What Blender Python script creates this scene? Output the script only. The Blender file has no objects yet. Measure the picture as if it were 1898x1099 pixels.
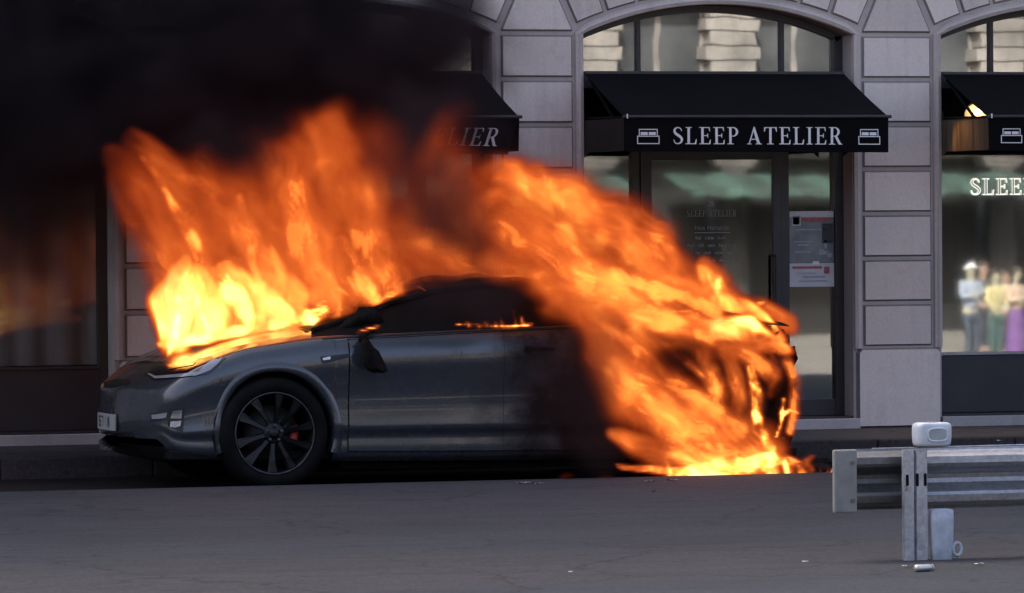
import bpy, bmesh, math, random, time
import numpy as np
from math import sin, cos, pi, radians, sqrt, atan2
from mathutils import Vector
from mathutils.bvhtree import BVHTree
random.seed(7); np.random.seed(7)
T0 = time.time()
S = bpy.context.scene
COL = S.collection

# ------------------------------------------------------------------ camera, sky, sun, exposure
FPX = 9500.0; PSI = radians(17.9); PITCH = radians(.87); ROLL = radians(.41); DIST = 39.03
CAM = np.array([-DIST*sin(PSI), -DIST*cos(PSI), 1.8])
_fw = np.array([sin(PSI)*cos(PITCH), cos(PSI)*cos(PITCH), -sin(PITCH)])
_rt = np.array([cos(PSI), -sin(PSI), 0.0]); _up = np.cross(_rt, _fw)
_r2 = _rt*cos(ROLL)-_up*sin(ROLL); _u2 = _up*cos(ROLL)+_rt*sin(ROLL)
cd = bpy.data.cameras.new('camera'); cam = bpy.data.objects.new('camera', cd); COL.objects.link(cam)
from mathutils import Matrix
cam.matrix_world = Matrix(((_r2[0], _u2[0], -_fw[0], CAM[0]), (_r2[1], _u2[1], -_fw[1], CAM[1]), (_r2[2], _u2[2], -_fw[2], CAM[2]), (0, 0, 0, 1)))
cd.sensor_width = 36; cd.lens = 36*FPX/1898; cd.clip_end = 3000; cd.clip_start = .1
S.camera = cam
def at(px, py, Y):
    """the point of the vertical plane y = Y (parallel to the shop front) seen at a photo pixel"""
    r = _fw+_r2*(px-949)/FPX-_u2*(py-549.5)/FPX
    return CAM+r*((Y-CAM[1])/r[1])

SUN_EL = radians(42); SUN_AZ = radians(-25)
w = bpy.data.worlds.new('World'); S.world = w; w.use_nodes = True
nt = w.node_tree; bg = nt.nodes['Background']
sky = nt.nodes.new('ShaderNodeTexSky'); sky.sky_type = 'NISHITA'; sky.sun_disc = False
sky.sun_elevation = SUN_EL; sky.sun_rotation = SUN_AZ; sky.dust_density = 8; sky.air_density = .5; sky.ozone_density = 0
nt.links.new(sky.outputs[0], bg.inputs[0]); bg.inputs[1].default_value = .15
sl = bpy.data.lights.new('sun', 'SUN'); sl.energy = 3.8; sl.angle = radians(3); sl.color = (1, .95, .9)
so = bpy.data.objects.new('sun', sl); COL.objects.link(so)
_sd = Vector((sin(SUN_AZ)*cos(SUN_EL), cos(SUN_AZ)*cos(SUN_EL), sin(SUN_EL)))
so.rotation_euler = (-_sd).to_track_quat('-Z', 'Y').to_euler(); so.location = _sd*60
vs = S.view_settings; vs.view_transform = 'Standard'; vs.look = 'None'; vs.exposure = 2.05; vs.gamma = 1; vs.use_curve_mapping = False
S.render.engine = 'CYCLES'
cy = S.cycles
cy.use_denoising = True; cy.max_bounces = 6; cy.diffuse_bounces = 2; cy.glossy_bounces = 4; cy.transparent_max_bounces = 24
cy.volume_bounces = 0; cy.volume_step_rate = 1.6; cy.volume_max_steps = 700; cy.caustics_reflective = False; cy.caustics_refractive = False
cy.sample_clamp_indirect = 4; cy.use_adaptive_sampling = False

# ------------------------------------------------------------------ materials
def new_mat(name):
    m = bpy.data.materials.new(name); m.use_nodes = True
    return m, m.node_tree, m.node_tree.nodes['Principled BSDF']
def N(nt, t, **kw):
    n = nt.nodes.new(t)
    for k, v in kw.items():
        if k.startswith('i_'):
            n.inputs[int(k[2:])].default_value = v
        else: setattr(n, k, v)
    return n
def ramp(nt, fac, stops, interp='LINEAR'):
    r = nt.nodes.new('ShaderNodeValToRGB'); r.color_ramp.interpolation = interp
    e = r.color_ramp.elements
    while len(e) < len(stops): e.new(.5)
    for el, (p, c) in zip(e, stops):
        el.position = p; el.color = (c[0], c[1], c[2], 1) if not isinstance(c, float) else (c, c, c, 1)
    nt.links.new(fac, r.inputs[0]); return r.outputs[0]
def noise(nt, scale, detail=4, rough=.55, vec=None, dist=0, sc3=None):
    n = nt.nodes.new('ShaderNodeTexNoise'); n.inputs['Scale'].default_value = scale
    n.inputs['Detail'].default_value = detail; n.inputs['Roughness'].default_value = rough; n.inputs['Distortion'].default_value = dist
    if vec is None:
        g = nt.nodes.new('ShaderNodeNewGeometry'); vec = g.outputs['Position']
    if sc3:
        mp = nt.nodes.new('ShaderNodeMapping'); mp.inputs['Scale'].default_value = sc3
        nt.links.new(vec, mp.inputs[0]); vec = mp.outputs[0]
    nt.links.new(vec, n.inputs['Vector']); return n.outputs['Fac']
def mixc(nt, fac, a, b, mode='MIX'):
    m = nt.nodes.new('ShaderNodeMix'); m.data_type = 'RGBA'; m.blend_type = mode
    for sk, v in ((m.inputs[0], fac), (m.inputs[6], a), (m.inputs[7], b)):
        if hasattr(v, 'links'): nt.links.new(v, sk)
        elif isinstance(v, (int, float)): sk.default_value = v
        else: sk.default_value = (v[0], v[1], v[2], 1)
    return m.outputs[2]
def bump(nt, p, h, strength=.3, dist=.01):
    b = nt.nodes.new('ShaderNodeBump'); b.inputs['Strength'].default_value = strength; b.inputs['Distance'].default_value = dist
    nt.links.new(h, b.inputs['Height']); nt.links.new(b.outputs[0], p.inputs['Normal'])
def varied(name, a, b, scale=4, rough=.7, metal=0, detail=5, bmp=0, bscale=60, bdist=.004, sc3=None, lo=.35, hi=.65, coat=0):
    m, nt, p = new_mat(name)
    f = noise(nt, scale, detail, sc3=sc3)
    c = ramp(nt, f, [(lo, a), (hi, b)])
    nt.links.new(c, p.inputs['Base Color']); p.inputs['Roughness'].default_value = rough; p.inputs['Metallic'].default_value = metal
    p.inputs['Coat Weight'].default_value = coat
    if bmp: bump(nt, p, noise(nt, bscale, 4), bmp, bdist)
    return m
def stone_mat(name, base, dark, seed=0):
    m, nt, p = new_mat(name)
    big = noise(nt, .9, 5); streak = noise(nt, 3, 4, sc3=(3.5, 3, .35)); fine = noise(nt, 45, 3); blot = noise(nt, 7, 6, .65)
    oi = nt.nodes.new('ShaderNodeObjectInfo')
    c = ramp(nt, big, [(.3, dark), (.62, base)])
    c = mixc(nt, ramp(nt, streak, [(.52, 0.), (.78, .34)]), c, tuple(x*.62 for x in dark))
    c = mixc(nt, ramp(nt, blot, [(.56, 0.), (.72, .22)]), c, tuple(x*.6 for x in dark))
    v = nt.nodes.new('ShaderNodeMapRange'); v.inputs[3].default_value = .84; v.inputs[4].default_value = 1.08
    nt.links.new(oi.outputs['Random'], v.inputs[0])
    cc = nt.nodes.new('ShaderNodeCombineColor'); [nt.links.new(v.outputs[0], cc.inputs[i]) for i in range(3)]
    c = mixc(nt, 1.0, c, cc.outputs[0], 'MULTIPLY')
    fr = ramp(nt, fine, [(.3, .93), (.7, 1.05)])
    c = mixc(nt, 1.0, c, fr, 'MULTIPLY')
    nt.links.new(c, p.inputs['Base Color']); p.inputs['Roughness'].default_value = .85
    bump(nt, p, noise(nt, 70, 5), .35, .004)
    return m
M = {}
M['stone'] = stone_mat('limestone', (.76, .67, .612), (.68, .60, .548))
M['joint'] = stone_mat('dirt and shade joint edge', (.27, .245, .235), (.17, .15, .145))
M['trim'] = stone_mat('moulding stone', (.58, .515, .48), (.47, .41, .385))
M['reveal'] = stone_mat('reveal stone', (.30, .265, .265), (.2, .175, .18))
M['frame'] = varied('dark bronze frame', (.022, .02, .022), (.032, .03, .032), 8, .45)
M['panel'] = varied('charcoal panel', (.022, .022, .027), (.032, .032, .038), 3, .5)
M['sill'] = stone_mat('sill stone', (.50, .47, .46), (.4, .37, .36))
M['white'] = varied('off white print', (.72, .72, .72), (.8, .8, .8), 20, .6)
M['grey_print'] = varied('grey glass print', (.2, .2, .2), (.26, .26, .26), 90, .6)
M['black'] = varied('black rubber', (.006, .006, .006), (.012, .012, .012), 12, .95)
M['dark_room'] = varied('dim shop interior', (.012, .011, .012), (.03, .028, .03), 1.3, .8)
M['paper_white'] = varied('notice paper', (.5, .49, .5), (.62, .6, .61), 6, .6)
M['paper_grey'] = varied('faded grey notice', (.14, .16, .165), (.24, .26, .26), 7, .5)
M['paper_red'] = varied('red print', (.3, .06, .07), (.45, .12, .13), 60, .6)
M['paper_blur'] = varied('pale print', (.3, .31, .34), (.4, .4, .42), 40, .6)

def fabric_mat():
    m, nt, p = new_mat('navy awning canvas')
    f = noise(nt, 2.2, 5); g = noise(nt, 160, 2)
    c = ramp(nt, f, [(.3, (.001, .001, .0018)), (.7, (.0026, .0024, .004))])
    nt.links.new(c, p.inputs['Base Color']); p.inputs['Roughness'].default_value = .9
    p.inputs['Specular IOR Level'].default_value = .15
    bump(nt, p, g, .3, .002); return m
M['canvas'] = fabric_mat()
M['canvas_side'] = varied('brown black canvas', (.010, .0065, .006), (.018, .012, .011), 2, .9)
def glass_mat(name, tint, refl, rough=.012):
    m, nt, p = new_mat(name); nt.nodes.remove(p)
    o = nt.nodes['Material Output']
    t = N(nt, 'ShaderNodeBsdfTransparent'); t.inputs[0].default_value = (*tint, 1)
    g = N(nt, 'ShaderNodeBsdfGlossy'); g.inputs['Roughness'].default_value = rough; g.inputs[0].default_value = (.92, .95, .94, 1)
    wv = noise(nt, 1.6, 2); b = nt.nodes.new('ShaderNodeBump'); b.inputs['Strength'].default_value = .022; b.inputs['Distance'].default_value = .012
    nt.links.new(wv, b.inputs['Height']); nt.links.new(b.outputs[0], g.inputs['Normal'])
    mx = N(nt, 'ShaderNodeMixShader'); mx.inputs[0].default_value = refl
    nt.links.new(t.outputs[0], mx.inputs[1]); nt.links.new(g.outputs[0], mx.inputs[2]); nt.links.new(mx.outputs[0], o.inputs[0])
    return m
M['glass'] = glass_mat('shop window glass', (.5, .52, .52), .30, .02)
M['glass_dim'] = glass_mat('low reflection display glass', (.8, .8, .8), .07)  # weaker reflection than the other shop glass
M['glass_top'] = glass_mat('transom glass', (.35, .35, .36), .45)
def asphalt(name, a, b, scale_streak=(.12, 1.4, 1)):
    m, nt, p = new_mat(name)
    big = noise(nt, .5, 6, .6, sc3=(.5, 1.6, 1)); st = noise(nt, 1.6, 6, .65, sc3=(.6, 2.2, 1)); fine = noise(nt, 260, 2); sp = noise(nt, 8, 5, .7)
    c = ramp(nt, big, [(.3, a), (.7, b)])
    c = mixc(nt, ramp(nt, st, [(.5, 0.), (.7, .4)]), c, tuple(x*.6 for x in a))
    c = mixc(nt, ramp(nt, sp, [(.58, 0.), (.68, .55)]), c, tuple(x*.5 for x in a))
    c = mixc(nt, 1.0, c, ramp(nt, fine, [(.3, .65), (.7, 1.35)]), 'MULTIPLY')
    nt.links.new(c, p.inputs['Base Color']); p.inputs['Roughness'].default_value = .8
    gr = noise(nt, 38, 4, .75); c2 = mixc(nt, 1.0, c, ramp(nt, gr, [(.3, .68), (.7, 1.32)]), 'MULTIPLY')
    vo = nt.nodes.new('ShaderNodeTexVoronoi'); vo.feature = 'DISTANCE_TO_EDGE'; vo.inputs['Scale'].default_value = .55
    g_ = nt.nodes.new('ShaderNodeNewGeometry'); wq = nt.nodes.new('ShaderNodeTexNoise'); wq.inputs['Scale'].default_value = 3; wq.inputs['Detail'].default_value = 5; nt.links.new(g_.outputs['Position'], wq.inputs['Vector'])
    va = nt.nodes.new('ShaderNodeVectorMath'); va.operation = 'MULTIPLY_ADD'; va.inputs[1].default_value = (.5, .5, .5); nt.links.new(wq.outputs['Color'], va.inputs[0]); nt.links.new(g_.outputs['Position'], va.inputs[2]); nt.links.new(va.outputs[0], vo.inputs['Vector'])
    c2 = mixc(nt, ramp(nt, vo.outputs['Distance'], [(.0, .6), (.012, 0.)]), c2, tuple(x*.35 for x in a))
    nt.links.new(c2, p.inputs['Base Color']); p.inputs['Specular IOR Level'].default_value = .12
    bump(nt, p, noise(nt, 300, 3), .4, .003); return m
M['road'] = asphalt('near road asphalt', (.041, .0455, .054), (.054, .060, .070))
M['near_kerb'] = asphalt('pale concrete strip', (.046, .048, .053), (.06, .062, .067))
M['paving'] = asphalt('pale bounce paving', (.13, .122, .11), (.2, .187, .17))
M['lane'] = asphalt('dark parking lane', (.016, .014, .015), (.03, .026, .027))  # darker asphalt than the rest of the ground
M['pavement'] = asphalt('far pavement asphalt', (.056, .057, .063), (.078, .079, .086))
M['kerb'] = asphalt('kerb granite', (.045, .038, .038), (.07, .06, .06))

# ------------------------------------------------------------------ object helpers
def root(name, loc, label, cat, group=None, rot=(0, 0, 0)):
    o = bpy.data.objects.new(name, None); COL.objects.link(o); o.location = loc; o.rotation_euler = rot
    o.empty_display_size = .2; o['label'] = label; o['category'] = cat
    if group: o['group'] = group
    o['org'] = list(loc)
    return o
def tag(o, label, cat, group=None):
    o['label'] = label; o['category'] = cat
    if group: o['group'] = group
    return o
def link_mesh(name, me, parent=None, kind=None):
    o = bpy.data.objects.new(name, me); COL.objects.link(o)
    if parent is not None: o.parent = parent
    if kind: o['kind'] = kind
    return o
def origin_of(p):
    while p is not None and p.parent is not None: p = p.parent
    return Vector(p.location) if p is not None else Vector((0, 0, 0))
def obj(name, bm, mats, parent=None, smooth=False, kind=None, local=False):
    """bm in world (or, for turned roots, unturned) coordinates -> one mesh object"""
    if parent is not None and not local:
        o0 = origin_of(parent)
        for v in bm.verts: v.co -= o0
    bmesh.ops.recalc_face_normals(bm, faces=bm.faces)
    me = bpy.data.meshes.new(name); bm.to_mesh(me); bm.free()
    for m in (mats if isinstance(mats, (list, tuple)) else [mats]): me.materials.append(M[m] if isinstance(m, str) else m)
    if smooth: me.shade_smooth()
    return link_mesh(name, me, parent, kind)
def thing(name, bm, mats, label, cat, smooth=False, group=None):
    """a thing that is one mesh; its origin at the middle of its base"""
    xs = [v.co for v in bm.verts]
    c = Vector(((min(v.x for v in xs)+max(v.x for v in xs))/2, (min(v.y for v in xs)+max(v.y for v in xs))/2, min(v.z for v in xs)))
    for v in bm.verts: v.co -= c
    o = obj(name, bm, mats, None, smooth); o.location = c
    return tag(o, label, cat, group)
def box(bm, x0, x1, y0, y1, z0, z1, bev=0, mi=0, seg=2):
    r = bmesh.ops.create_cube(bm, size=1); vs = r['verts']
    for v in vs: v.co = Vector((x0+(v.co.x+.5)*(x1-x0), y0+(v.co.y+.5)*(y1-y0), z0+(v.co.z+.5)*(z1-z0)))
    fs = list({f for v in vs for f in v.link_faces})
    for f in fs: f.material_index = mi
    if bev:
        es = list({e for v in vs for e in v.link_edges})
        bmesh.ops.bevel(bm, geom=es, offset=bev, segments=seg, affect='EDGES', profile=.5)
    return vs
def quad(bm, pts, mi=0):
    f = bm.faces.new([bm.verts.new(p) for p in pts]); f.material_index = mi; return f
def prism(bm, poly, y0, y1, mi=0):
    """polygon in (x, z) extruded from y0 to y1"""
    a = [bm.verts.new((x, y0, z)) for x, z in poly]; b = [bm.verts.new((x, y1, z)) for x, z in poly]
    n = len(poly)
    fs = [bm.faces.new(a), bm.faces.new(list(reversed(b)))]
    for i in range(n): fs.append(bm.faces.new((a[i], b[i], b[(i+1) % n], a[(i+1) % n])))
    for f in fs: f.material_index = mi
    return fs
def grid(bm, P, mi=0, close_u=False, close_v=False):
    """P[i][j] points -> quads"""
    V = [[bm.verts.new(p) for p in row] for row in P]
    n, m = len(V), len(V[0])
    for i in range(n if close_u else n-1):
        for j in range(m if close_v else m-1):
            q = (V[i][j], V[(i+1) % n][j], V[(i+1) % n][(j+1) % m], V[i][(j+1) % m])
            try: bm.faces.new(q).material_index = mi
            except ValueError: pass
    return V
def tube(bm, pts, r, seg=8, mi=0, caps=True):
    pts = [Vector(p) for p in pts]; rs = r if isinstance(r, (list, tuple)) else [r]*len(pts)
    rows = []
    for i, p in enumerate(pts):
        d = (pts[min(i+1, len(pts)-1)]-pts[max(i-1, 0)]).normalized()
        a = d.orthogonal().normalized() if abs(d.z) > .9 else d.cross(Vector((0, 0, 1))).normalized()
        b = d.cross(a)
        rows.append([p+(a*cos(2*pi*k/seg)+b*sin(2*pi*k/seg))*rs[i] for k in range(seg)])
    V = grid(bm, rows, mi, close_v=True)
    if caps:
        for row in (V[0], V[-1]):
            try: bm.faces.new(row).material_index = mi
            except ValueError: pass
def lathe_y(bm, prof, cx, cy_, cz, seg=48, mi=0):
    """profile [(radius, y offset)] turned about an axis parallel to y"""
    rows = [[(cx+r*cos(2*pi*k/seg), cy_+yo, cz+r*sin(2*pi*k/seg)) for k in range(seg)] for r, yo in prof]
    return grid(bm, rows, mi, close_v=True)
def inset_poly(poly, d):
    n = len(poly); out = []
    A = sum(poly[i][0]*poly[(i+1) % n][1]-poly[(i+1) % n][0]*poly[i][1] for i in range(n))
    s = 1 if A > 0 else -1
    for i in range(n):
        p0, p1, p2 = np.array(poly[i-1]), np.array(poly[i]), np.array(poly[(i+1) % n])
        e1 = (p1-p0)/(np.linalg.norm(p1-p0)+1e-9); e2 = (p2-p1)/(np.linalg.norm(p2-p1)+1e-9)
        n1 = np.array([-e1[1], e1[0]])*s; n2 = np.array([-e2[1], e2[0]])*s
        k = 1+n1@n2
        out.append(tuple(p1+(n1+n2)*d/max(k, .3)))
    return out

# ------------------------------------------------------------------ ground
def sheet(name, x0, x1, ys, zs, mat, nx=2):
    bm = bmesh.new(); xs = np.linspace(x0, x1, nx)
    grid(bm, [[(x, y, z) for y, z in zip(ys, zs)] for x in xs]); return obj(name, bm, mat, kind='structure')
sheet('near_road', -300, 300, [-11.55, -4.66, -4.655, -4.65], [.06, .06, .055, -.05], 'road')
sheet('road_edge_strip', -300, 300, [-13.95, -13.5, -11.6, -11.55], [.052, .064, .064, .06], 'near_kerb')
sheet('near_pavement', -300, 300, [-17, -15.5, -13.95], [.0, .04, .052], 'road')
sheet('square', -300, 300, [-400, -68, -50, -40, -24, -17], [-.8, -.8, -.8, -.75, -.3, .0], 'paving')  # ground made pale to bounce warm sunlight onto the shop front
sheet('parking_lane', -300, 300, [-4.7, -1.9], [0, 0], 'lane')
sheet('pavement', -300, 300, [-1.80, 2.6], [.15, .15], 'pavement')
KERB = bpy.data.objects.new('kerb', None); COL.objects.link(KERB); KERB['kind'] = 'structure'
bm = bmesh.new(); box(bm, .004, 1.096, -1.96, -1.80, -.05, .152, .012); ks = obj('kerb_stone', bm, 'kerb', KERB)
for k in range(-9, 10):
    c = ks if k == 0 else ks.copy()
    if k: COL.objects.link(c); c.parent = KERB
    c.location = (k*1.1, .003*sin(k*2.3), .002*sin(k*1.7))

# ------------------------------------------------------------------ shop building
PER = 2.95; OX0, OX1 = .58, 2.79; CX = (OX0+OX1)/2; RI = 2.77; ZC = .67   # opening, arch centre
ZR = ZC+sqrt(RI**2-((OX1-OX0)/2)**2)                                          # spring line
NOPEN = (-2, -1, 0, 1)                                                         # openings: which bay
B = root('shop_building', (0, 0, .15), 'pale cut stone shop front with arched windows behind the burning car', 'building')
def arc(r, a0, a1, n, dx=0): return [(CX+dx+r*sin(a), ZC+r*cos(a)) for a in np.linspace(a0, a1, n)]
A_IN = math.asin((OX1-OX0)/2/RI)
def wall_mesh():
    bm = bmesh.new(); ZT = 4.6
    lo, hi = -2*PER-1.2, 2*PER+2
    for k in range(-2, 3):        # piers
        x0 = OX1+(k-1)*PER; x1 = OX0+k*PER
        if k == -2: x0 = lo
        box(bm, x0, x1, .0, .5, .05, ZR-.001)
    box(bm, OX1+1*PER, hi, .001, .5, .05, ZR-.002)
    for k in NOPEN:               # spandrels
        a = arc(RI, -A_IN, A_IN, 25, k*PER)
        for (xa, za), (xb, zb) in zip(a[:-1], a[1:]):
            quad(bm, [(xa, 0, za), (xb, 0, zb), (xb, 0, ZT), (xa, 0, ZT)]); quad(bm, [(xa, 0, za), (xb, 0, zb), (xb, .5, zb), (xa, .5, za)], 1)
    for k in range(-2, 3):
        x0 = OX1+(k-1)*PER if k > -2 else lo; x1 = OX0+k*PER
        quad(bm, [(x0, 0, ZR-.001), (x1, 0, ZR-.001), (x1, 0, ZT), (x0, 0, ZT)])
    quad(bm, [(OX1+PER, 0, ZR), (hi, 0, ZR), (hi, 0, ZT), (OX1+PER, 0, ZT)])
    quad(bm, [(lo, 0, ZT), (hi, 0, ZT), (hi, .6, ZT), (lo, .6, ZT)])
    return bm
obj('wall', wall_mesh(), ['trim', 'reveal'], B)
# cut stones: joint step, bevel darkened for dirt and painted shade, face
def stone_bm(poly, gap=.014, out=.02):
    bm = bmesh.new()
    p0 = inset_poly(poly, gap); p1 = inset_poly(poly, gap+.004); p2 = inset_poly(poly, gap+.013)
    rings = [[bm.verts.new((x, y, z)) for x, z in p] for p, y in ((p0, .002), (p0, -.004), (p1, -.006), (p2, -out))]
    n = len(poly)
    for r, (a, b) in enumerate(zip(rings[:-1], rings[1:])):
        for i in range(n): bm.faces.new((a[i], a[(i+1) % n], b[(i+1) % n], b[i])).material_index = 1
    bm.faces.new(rings[-1]).material_index = 0
    return bm
COURSE = [.773, 1.1225, 1.47, 1.8185, 2.167, 2.5155, 2.864, 3.212]
PW0, PW1 = OX1-PER+.07, OX0-.07      # the stones of the pier left of bay 0 (moulding strips beside)
first = {}
def put(name, key, fn, k, mats):
    if key not in first:
        first[key] = obj(name, fn(), mats, B); o = first[key]; o.location.x = k*PER
    else:
        o = first[key].copy(); COL.objects.link(o); o.parent = B; o.location.x = k*PER
    return o
for k in range(-1, 3):
    for c in range(7):
        z0, z1 = COURSE[c], COURSE[c+1]
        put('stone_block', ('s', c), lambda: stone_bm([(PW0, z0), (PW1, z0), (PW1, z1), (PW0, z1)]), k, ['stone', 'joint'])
    ch = .05
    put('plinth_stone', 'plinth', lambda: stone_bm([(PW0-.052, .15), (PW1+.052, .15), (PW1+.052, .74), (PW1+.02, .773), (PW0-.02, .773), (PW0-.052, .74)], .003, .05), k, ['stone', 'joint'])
    xm = (PW0+PW1)/2; tw = math.tan(radians(24.1))
    hw = (PW1-PW0)/2
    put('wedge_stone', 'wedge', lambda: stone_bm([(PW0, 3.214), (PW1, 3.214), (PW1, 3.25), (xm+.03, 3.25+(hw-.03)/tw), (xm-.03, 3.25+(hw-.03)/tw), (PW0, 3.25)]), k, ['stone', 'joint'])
ANG = [radians(a) for a in (24.1, 18.7, 13.4, 8.0, 2.7, -2.7, -8.0, -13.4, -18.7, -24.1)]
for k in NOPEN:
    for j, (a0, a1) in enumerate(zip(ANG[1:], ANG[:-1])):
        def vs():
            r0 = RI+.078; zt = 3.87
            inn = [(CX-r0*sin(a), ZC+r0*cos(a)) for a in np.linspace(a1, a0, 4)]
            top = [(CX-(zt-ZC)*math.tan(a), zt) for a in (a0, a1)]
            return stone_bm(inn+top)
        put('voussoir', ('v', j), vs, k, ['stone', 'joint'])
# mouldings round each opening
def moulding():
    bm = bmesh.new()
    path = [(OX0, .77)]+[(OX0, z) for z in (1.5, 2.5)]+arc(RI, -A_IN, A_IN, 33)+[(OX1, z) for z in (2.5, 1.5, .77)]
    prof = [(.004, .02), (.004, -.035), (.03, -.045), (.045, -.03), (.062, -.028), (.066, .0)]   # (out from the opening, y)
    rows = []
    pts = [np.array(p) for p in path]
    for i, p in enumerate(pts):
        d = pts[min(i+1, len(pts)-1)]-pts[max(i-1, 0)]; d = d/np.linalg.norm(d); nrm = np.array([-d[1], d[0]])
        rows.append([(p[0]+nrm[0]*(o), y, p[1]+nrm[1]*(o)) for o, y in prof])
    grid(bm, rows); return bm
for k in NOPEN:
    put('moulding', 'mould', moulding, k, ['trim'])
    def sill():
        bm = bmesh.new(); box(bm, OX0-.012, OX1+.035, -.055, .5, .12, .228, .006); return bm
    put('sill_stone', 'sill', sill, k, ['sill'])
    def dark_step():
        bm = bmesh.new(); box(bm, OX0+.004, OX1-.004, .0, .4, .228, .245, .003); return bm
    put('threshold', 'thr', dark_step, k, ['frame'])
# upper storeys (above the picture; they shade the street)
bm = bmesh.new(); box(bm, -40, 30, .05, 12, 4.6, 19); obj('upper_wall', bm, 'stone', B)
bm = bmesh.new(); box(bm, -40, 30.1, -.16, .05, 4.45, 4.7, .03); obj('string_course', bm, 'trim', B)
for k in range(-12, 9):
    for z in (5.4, 9.2, 13):
        bm = bmesh.new(); box(bm, CX+k*PER-.6, CX+k*PER+.6, .03, .06, z, z+2.3); u = obj('window', bm, 'frame', B)
        bm = bmesh.new(); box(bm, CX+k*PER-.75, CX+k*PER+.75, -.06, .045, z+2.31, z+2.5, .01); obj('lintel', bm, 'trim', u)
bm = bmesh.new(); box(bm, 8.7, 30, 0, .5, .05, 4.4); obj('ground_wall', bm, 'trim', B)
bm = bmesh.new(); box(bm, -40, -7.2, .002, .5, .05, 4.4); obj('ground_wall', bm, 'trim', B)
# window frames (y .22)
YW = .22
def arch_z(x, k): return ZC+sqrt(max(RI**2-(x-CX-k*PER)**2, 0))
def frame_arch_strip(bm, k, w=.055):
    a = arc(RI-.002, -A_IN, A_IN, 25, k*PER); b = arc(RI-w, -A_IN*.985, A_IN*.985, 25, k*PER)
    for (p, q, r, s) in zip(a[:-1], a[1:], b[1:], b[:-1]):
        prism(bm, [p, q, r, s], YW-.03, YW+.04)
def pane(name, parent, poly, y=YW+.01, mat='glass'):
    bm = bmesh.new(); prism(bm, poly, y, y+.008)
    return obj(name, bm, mat, parent)
def arch_poly(x0, x1, z0, k, n=10):
    return [(x0, z0), (x1, z0)]+[(x, arch_z(x, k)-.04) for x in np.linspace(x1, x0, n)]
ZTR = 2.86       # transom bar behind the awning
def bay_frame(k, cols, name='window_frame'):
    """frame with jambs, transom and mullions at cols (relative x); returns the part"""
    dx = k*PER; bm = bmesh.new()
    box(bm, OX0+dx+.003, OX0+dx+.06, YW-.03, YW+.05, .246, ZR, .004)
    box(bm, OX1+dx-.07, OX1+dx+.003, YW-.03, YW+.05, .246, ZR, .004)
    frame_arch_strip(bm, k)
    box(bm, OX0+dx+.06, OX1+dx-.07, YW-.02, YW+.05, ZTR-.06, ZTR+.06, .004)
    for c in cols: box(bm, c+dx-.018, c+dx+.018, YW-.02, YW+.05, ZTR+.06, arch_z(c+dx, k)-.03, .004)
    return obj(name, bm, 'frame', B)
C1, C2 = 1.105, 2.29
for k in NOPEN:
    dx = k*PER
    wf = bay_frame(k, (C1, C2) if k != 1 else (C1, C2))
    xs = [OX0+dx+.06, C1+dx-.018, C1+dx+.018, C2+dx-.018, C2+dx+.018, OX1+dx-.07]
    for a in (0, 2, 4): pane('transom_pane', wf, arch_poly(xs[a], xs[a+1], ZTR+.06, k), mat='glass_top' if k > -2 else 'glass_dim')
    if k in (0, -1):      # door bay
        bm = bmesh.new()
        box(bm, 1.04+dx, 1.105+dx, YW-.03, YW+.05, .246, ZTR-.06, .004); box(bm, 2.27+dx, 2.335+dx, YW-.03, YW+.05, .246, ZTR-.06, .004)
        box(bm, OX0+dx+.06, 1.04+dx, YW-.025, YW+.045, .246, .375, .004); box(bm, 2.335+dx, OX1+dx-.07, YW-.025, YW+.045, .246, .375, .004)
        obj('door_frame', bm, 'frame', B)
        bm = bmesh.new()
        box(bm, 1.107+dx, 1.197+dx, YW-.045, YW+.005, .25, 2.33, .004); box(bm, 2.195+dx, 2.268+dx, YW-.045, YW+.005, .25, 2.33, .004)
        box(bm, 1.197+dx, 2.195+dx, YW-.044, YW+.004, 2.245, 2.33, .004); box(bm, 1.197+dx, 2.195+dx, YW-.044, YW+.004, .25, .40, .004)
        door = obj('shop_door', bm, 'frame', B)
        pane('door_pane', door, [(1.197+dx, .40), (2.195+dx, .40), (2.195+dx, 2.245), (1.197+dx, 2.245)], YW-.025)
        bm = bmesh.new(); tube(bm, [(2.20+dx, YW-.05, 1.0), (2.20+dx, YW-.10, 1.0), (2.20+dx, YW-.10, 1.5), (2.20+dx, YW-.05, 1.5)], .012); obj('door_handle', bm, 'frame', door)
        bm = bmesh.new(); box(bm, 1.105+dx, 2.27+dx, YW-.02, YW+.04, 2.335, ZTR-.06, .003); obj('fascia_panel', bm, 'frame', B)
        for xa, xb in ((OX0+dx+.06, 1.04+dx), (2.335+dx, OX1+dx-.07)):
            pane('side_pane', wf, [(xa, .375), (xb, .375), (xb, ZTR-.06), (xa, ZTR-.06)])
    else:                  # display window bay
        bm = bmesh.new(); box(bm, OX0+dx+.06, OX1+dx-.07, YW-.03, YW+.05, .246, .70, .006); obj('base_panel', bm, 'panel', B)
        bm = bmesh.new(); box(bm, OX0+dx+.06, OX1+dx-.07, YW-.045, YW+.05, .70, .722, .004); obj('window_ledge', bm, 'sill' if k == 1 else 'frame', B)
        pane('display_pane', wf, [(OX0+dx+.06, .722), (OX1+dx-.07, .722), (OX1+dx-.07, ZTR-.06), (OX0+dx+.06, ZTR-.06)], mat='glass' if k == 1 else 'glass_dim')
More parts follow.
